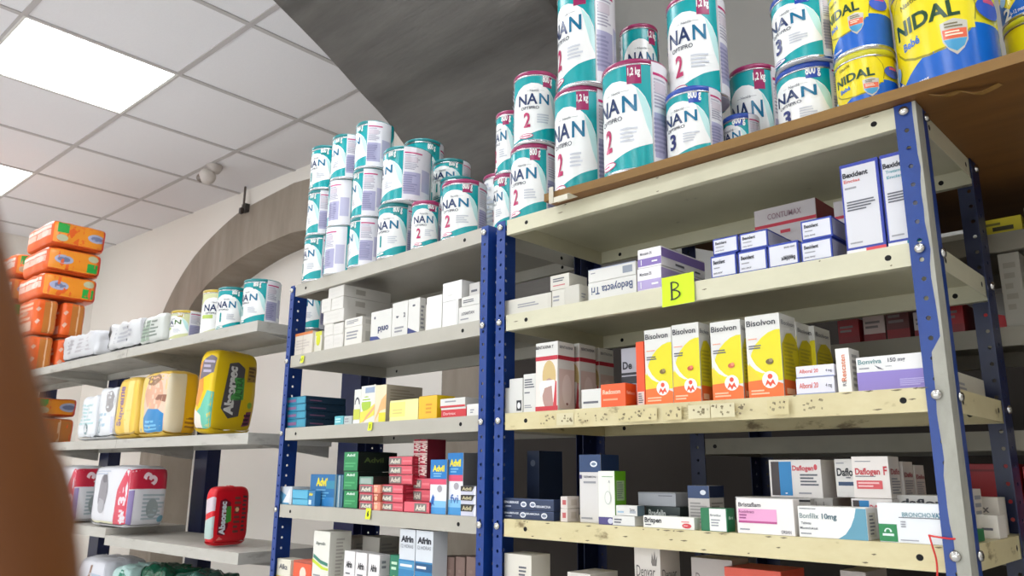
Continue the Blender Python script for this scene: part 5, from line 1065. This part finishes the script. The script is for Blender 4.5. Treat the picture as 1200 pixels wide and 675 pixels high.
# lower left shelf
def three(key, label, **k):
    geo_pack(key,label,(222,222,226),[('p','F',[(.66,.0),(.98,.0),(1.,.98),(.90,.98),(.70,.6)],(214,70,92)),('t','F',.84,.42,.055,'3',(240,214,220),90,None,.05),('l','F',.80,.06,.92,.3,3,(240,200,206)),('c','F',.34,.56,.045,.075,(140,136,142)),('c','F',.36,.78,.022,.022,(110,106,112)),('c','F',.34,.32,.03,.03,(170,168,172)),('r','F',.04,.0,.66,.06,(226,222,190)),('l','F',.08,.84,.6,.94,2,(190,196,210)),
      ('r','R',.0,.62,1.,.97,(196,36,62)),('t','R',.5,.80,.055,'3',(246,220,226),60,None,.05),('r','R',.0,.0,.14,.6,(136,120,168)),('l','R',.35,.1,.95,.55,7,(170,184,190)),('c','R',.6,.3,.025,.04,(150,160,160)),('c','R',.85,.12,.016,.016,(120,170,190))],group='white and red packs on the lower left shelf',e=8,h=.245,**k)
three('lr1','white and red pack marked 3, left one, half behind the brown finger',seed=70,d=.16,crease=.004)
three('lr2','white and red pack marked 3, right one, fully visible',seed=71,d=.17,crease=.004)
RB = (216,22,36)
x, y, z, w0, d0, h0, a, sb = GEO['lr3']
pack('diaper_pack','red pack standing alone on the lower left shelf', 'red pack', .055, .155, .20, (x, y, z+.003), a+math.radians(8), RB, [
    ('p','F',[(0,.1),(1,.1),(1,.5),(0,.4)],(176,196,190)),('p','F',[(0,.5),(1,.6),(1,.85),(0,.75)],(206,190,196)),
    ('p','R',[(.14,.18),(.30,.16),(.42,.30),(.46,.72),(.30,.80),(.16,.76)],(120,22,40)),('p','R',[(.33,.36),(.50,.40),(.48,.66),(.36,.66)],(70,150,60)),('t','R',.26,.46,.024,'Absorsec',(220,226,230),90,.115,.05),
    ('l','R',.56,.18,.74,.84,8,(120,70,60)),('l','R',.78,.2,.92,.86,9,(90,60,60)),('c','R',.64,.60,.008,.008,(236,200,150)),('p','R',[(.10,.05),(.3,.08),(.2,.14)],(240,130,120))], seed=72, e=6, crease=.003, bulge=.06)
# bottom left shelf, cut by the frame
gq = 'packs on the bottom left shelf'
geo_pack('lq1','white pack at the bottom left with dark diagonal print, cut by the frame',(214,214,220),[('p','F',[(.3,.4),(.5,.9),(.6,.9),(.45,.4)],(140,96,70)),('l','F',.6,.3,.95,.8,5,(176,190,206))],group=gq,seed=80,d=.2,h=.278,w=.29,crease=.01)
geo_pack('lq2','white-green glossy pack beside the white one at the bottom left',(176,206,200),[('p','F',[(.2,.3),(.9,.3),(1,.8),(.5,1.),(.2,.7)],(0,120,96)),('c','F',.6,.75,.05,.03,(20,60,60)),('p','F',[(.3,.5),(.9,.55),(.8,.4)],(60,170,110))],group=gq,seed=81,d=.2,h=.272,w=.17,crease=.016)
for i, (s, w_, h_, cc) in enumerate([(-.68,.245,.298,(20,84,60)),(-.42,.245,.292,(50,96,84)),(-.165,.235,.284,(40,76,60))]):
    pk = pack('plastic_bag_pack', 'dark green film-wrapped pack at the bottom left, '+['left','middle','right']+[] if 0 else 'dark green film-wrapped pack at the bottom left, '+('left one','middle one','right one')[i], gq, w_, .20, h_*.97, Lp(s-.12, .03, .80), LA, cc, [('c','F',.3,.8,.03,.02,(90,150,120)),('c','F',.7,.7,.04,.02,(20,50,44)),('l','F',.2,.3,.9,.9,5,(80,130,110))], seed=84+i, crease=.024, gloss=.18)

# ------------------------------------------------------------------ notes, string
def note(label, loc, rz, w, h, col, decals, tilt=0, rx=0):
    bm = bmesh.new(); n = 6; g_ = []
    for j in range(n+1):
        g_.append([bm.verts.new((w*(i/n-.5), -.0006-.003*((1-j/n)**2), -h*(1-j/n))) for i in range(n+1)])
    for j in range(n):
        for i in range(n): bm.faces.new((g_[j][i], g_[j][i+1], g_[j+1][i+1], g_[j+1][i])).smooth = True
    mats = [mat(col, .6)]
    class S(Flat):
        def at(s, f, u, v, o): return (w*(u-.5), -.0006-.003*((1-v)**2)-o, -h*(1-v))
    s = S(w, .001, h); s.du = None; decorate(bm, s, decals, mats, .6)
    o = link('sticky_note', bm, mats, None, loc, rz); o.rotation_euler = (rx, tilt, rz)
    return tag(o, label, 'sticky note')
NK = (40,40,30)
# hand-drawn B: strokes
Bs = [('p','F',[(.27,.80),(.33,.81),(.34,.20),(.28,.19)],NK)]
for cy_, ry in ((.66,.15),(.35,.18)):
    P1 = [(.30+.30*math.cos(math.radians(a))*(1 if cy_ < .5 else .8), cy_+ry*math.sin(math.radians(a))) for a in range(-95, 100, 15)]
    P2 = [(.30+.25*math.cos(math.radians(a))*(1 if cy_ < .5 else .8), cy_+(ry-.045)*math.sin(math.radians(a))) for a in range(-95, 100, 15)]
    for a in range(len(P1)-1): Bs.append(('p','F',[P1[a],P1[a+1],P2[a+1],P2[a]],NK))
note('fluorescent yellow-green sticky note with a handwritten B on the shelf edge', (.457,-.0002,1.790), 0, .070, .058, (206,238,20), Bs, tilt=-.02)
gsn = [( 'tiny yellow-green tag on the second shelf edge, left end of the middle unit', -.80, 1.766, .018, '1'),
       ('tiny yellow-green tag on the third shelf edge of the middle unit', -.425, 1.551, .018, '1'),
       ('tiny yellow-green tag marked 6 on the fourth shelf edge of the middle unit', -.415, 1.330, .022, '6')]
for lb, s, z, sz, ch in gsn:
    x = -.08+s*math.cos(.03)+.0; y = -s*math.sin(.03)
    note(lb, (x, y-.0004, z), -.03, sz, sz*1.25, (222,232,40), [('t','F',.5,.5,sz*.6,ch,NK,0,None,.04)])
# red string round the near upright
cu = bpy.data.curves.new('red_string', 'CURVE'); cu.dimensions = '3D'; cu.bevel_depth = .0013; cu.bevel_resolution = 3
def spl(pts):
    s = cu.splines.new('BEZIER'); s.bezier_points.add(len(pts)-1)
    for b, p in zip(s.bezier_points, pts): b.co = p; b.handle_left_type = b.handle_right_type = 'AUTO'
spl([(.852,-.003,1.3385),(.865,-.006,1.337),(.884,-.004,1.3355),(.886,.004,1.336)])
spl([(.853,-.003,1.3385),(.857,-.008,1.325),(.860,-.007,1.305),(.8585,-.008,1.27),(.861,-.006,1.235)])
tmp = bpy.data.objects.new('s', cu); C.objects.link(tmp); me = bpy.data.meshes.new_from_object(tmp.evaluated_get(bpy.context.evaluated_depsgraph_get()))
bpy.data.objects.remove(tmp); me.materials.clear(); me.materials.append(mat((206,36,30),.5))
o = bpy.data.objects.new('red_string', me); C.objects.link(o); tag(o,'short piece of red string tied through a hole of the near blue upright','string')

# ------------------------------------------------------------------ the finger held before the lens
def hand():
    """right-out-of-focus hand close to the lens: one raised finger crosses the frame, the rest lies outside it"""
    me = bpy.data.meshes.new('hand'); V = []; E = []; RR = []
    def chain(pts, rad, root):
        last = root
        for p, r in zip(pts, rad):
            V.append(p); RR.append(r); E.append((last, len(V)-1)); last = len(V)-1
        return last
    V.append((0,0,-.085)); RR.append(.027)                        # wrist
    V.append((0,.0,-.05)); RR.append(.024); E.append((0,1))
    V.append((0,.0,-.02)); RR.append(.022); E.append((1,2))
    kn = [(.026,0,.006),(.008,.002,.010),(-.011,.002,.007),(-.028,0,.0)]
    # index straight, others curled towards the palm (palm faces +y)
    chain([(.020,0,-.004),(.027,0,.018),(.028,-.002,.040),(.028,-.002,.062),(.0275,.0,.0765)], [.0115,.0100,.0090,.0085,.0062], 2)
    chain([(.006,.002,.002),(.008,-.001,.022),(.009,.016,.038),(.009,.034,.026),(.009,.036,.010)], [.0115,.0095,.009,.0082,.0065], 2)
    chain([(-.010,.002,-.001),(-.011,0,.018),(-.011,.015,.032),(-.011,.031,.021),(-.011,.033,.006)], [.011,.009,.0085,.008,.0062], 2)
    chain([(-.024,.0,-.008),(-.028,0,.008),(-.029,.012,.020),(-.029,.026,.012),(-.028,.028,.0)], [.010,.008,.0074,.0068,.0055], 2)
    chain([(.018,.008,-.050),(.018,.024,-.036),(.008,.034,-.024),(-.006,.038,-.018)], [.013,.011,.010,.0075], 1)
    me.from_pydata(V, E, []); o = bpy.data.objects.new('hand', me); C.objects.link(o)
    sk = o.modifiers.new('skin', 'SKIN'); 
    for i, r in enumerate(RR): me.skin_vertices[0].data[i].radius = (r, r)
    me.skin_vertices[0].data[0].use_root = True
    o.modifiers.new('sub', 'SUBSURF').levels = 2; o.modifiers['sub'].render_levels = 3
    me.materials.append(M_skin); return o
M_skin = noisy('brown_skin', [(0,(108,60,17)),(1,(122,70,21))], (1,1,1), 60, 3, .6, bump=.05)
M_skin.node_tree.nodes['Principled BSDF'].inputs['Subsurface Weight'].default_value = .0
M_skin.node_tree.nodes['Principled BSDF'].inputs['Subsurface Radius'].default_value = (.01,.004,.002)
h = hand()
h.matrix_world = Matrix(((0.741848, -0.670566, -0.00165, 1.088444), (0.636913, 0.705383, -0.311089, -1.247483), (0.20977, 0.22973, 0.950379, 1.38494), (0, 0, 0, 1)))
tag(h, 'brown blurred finger of a hand held close to the camera at the left edge', 'hand')
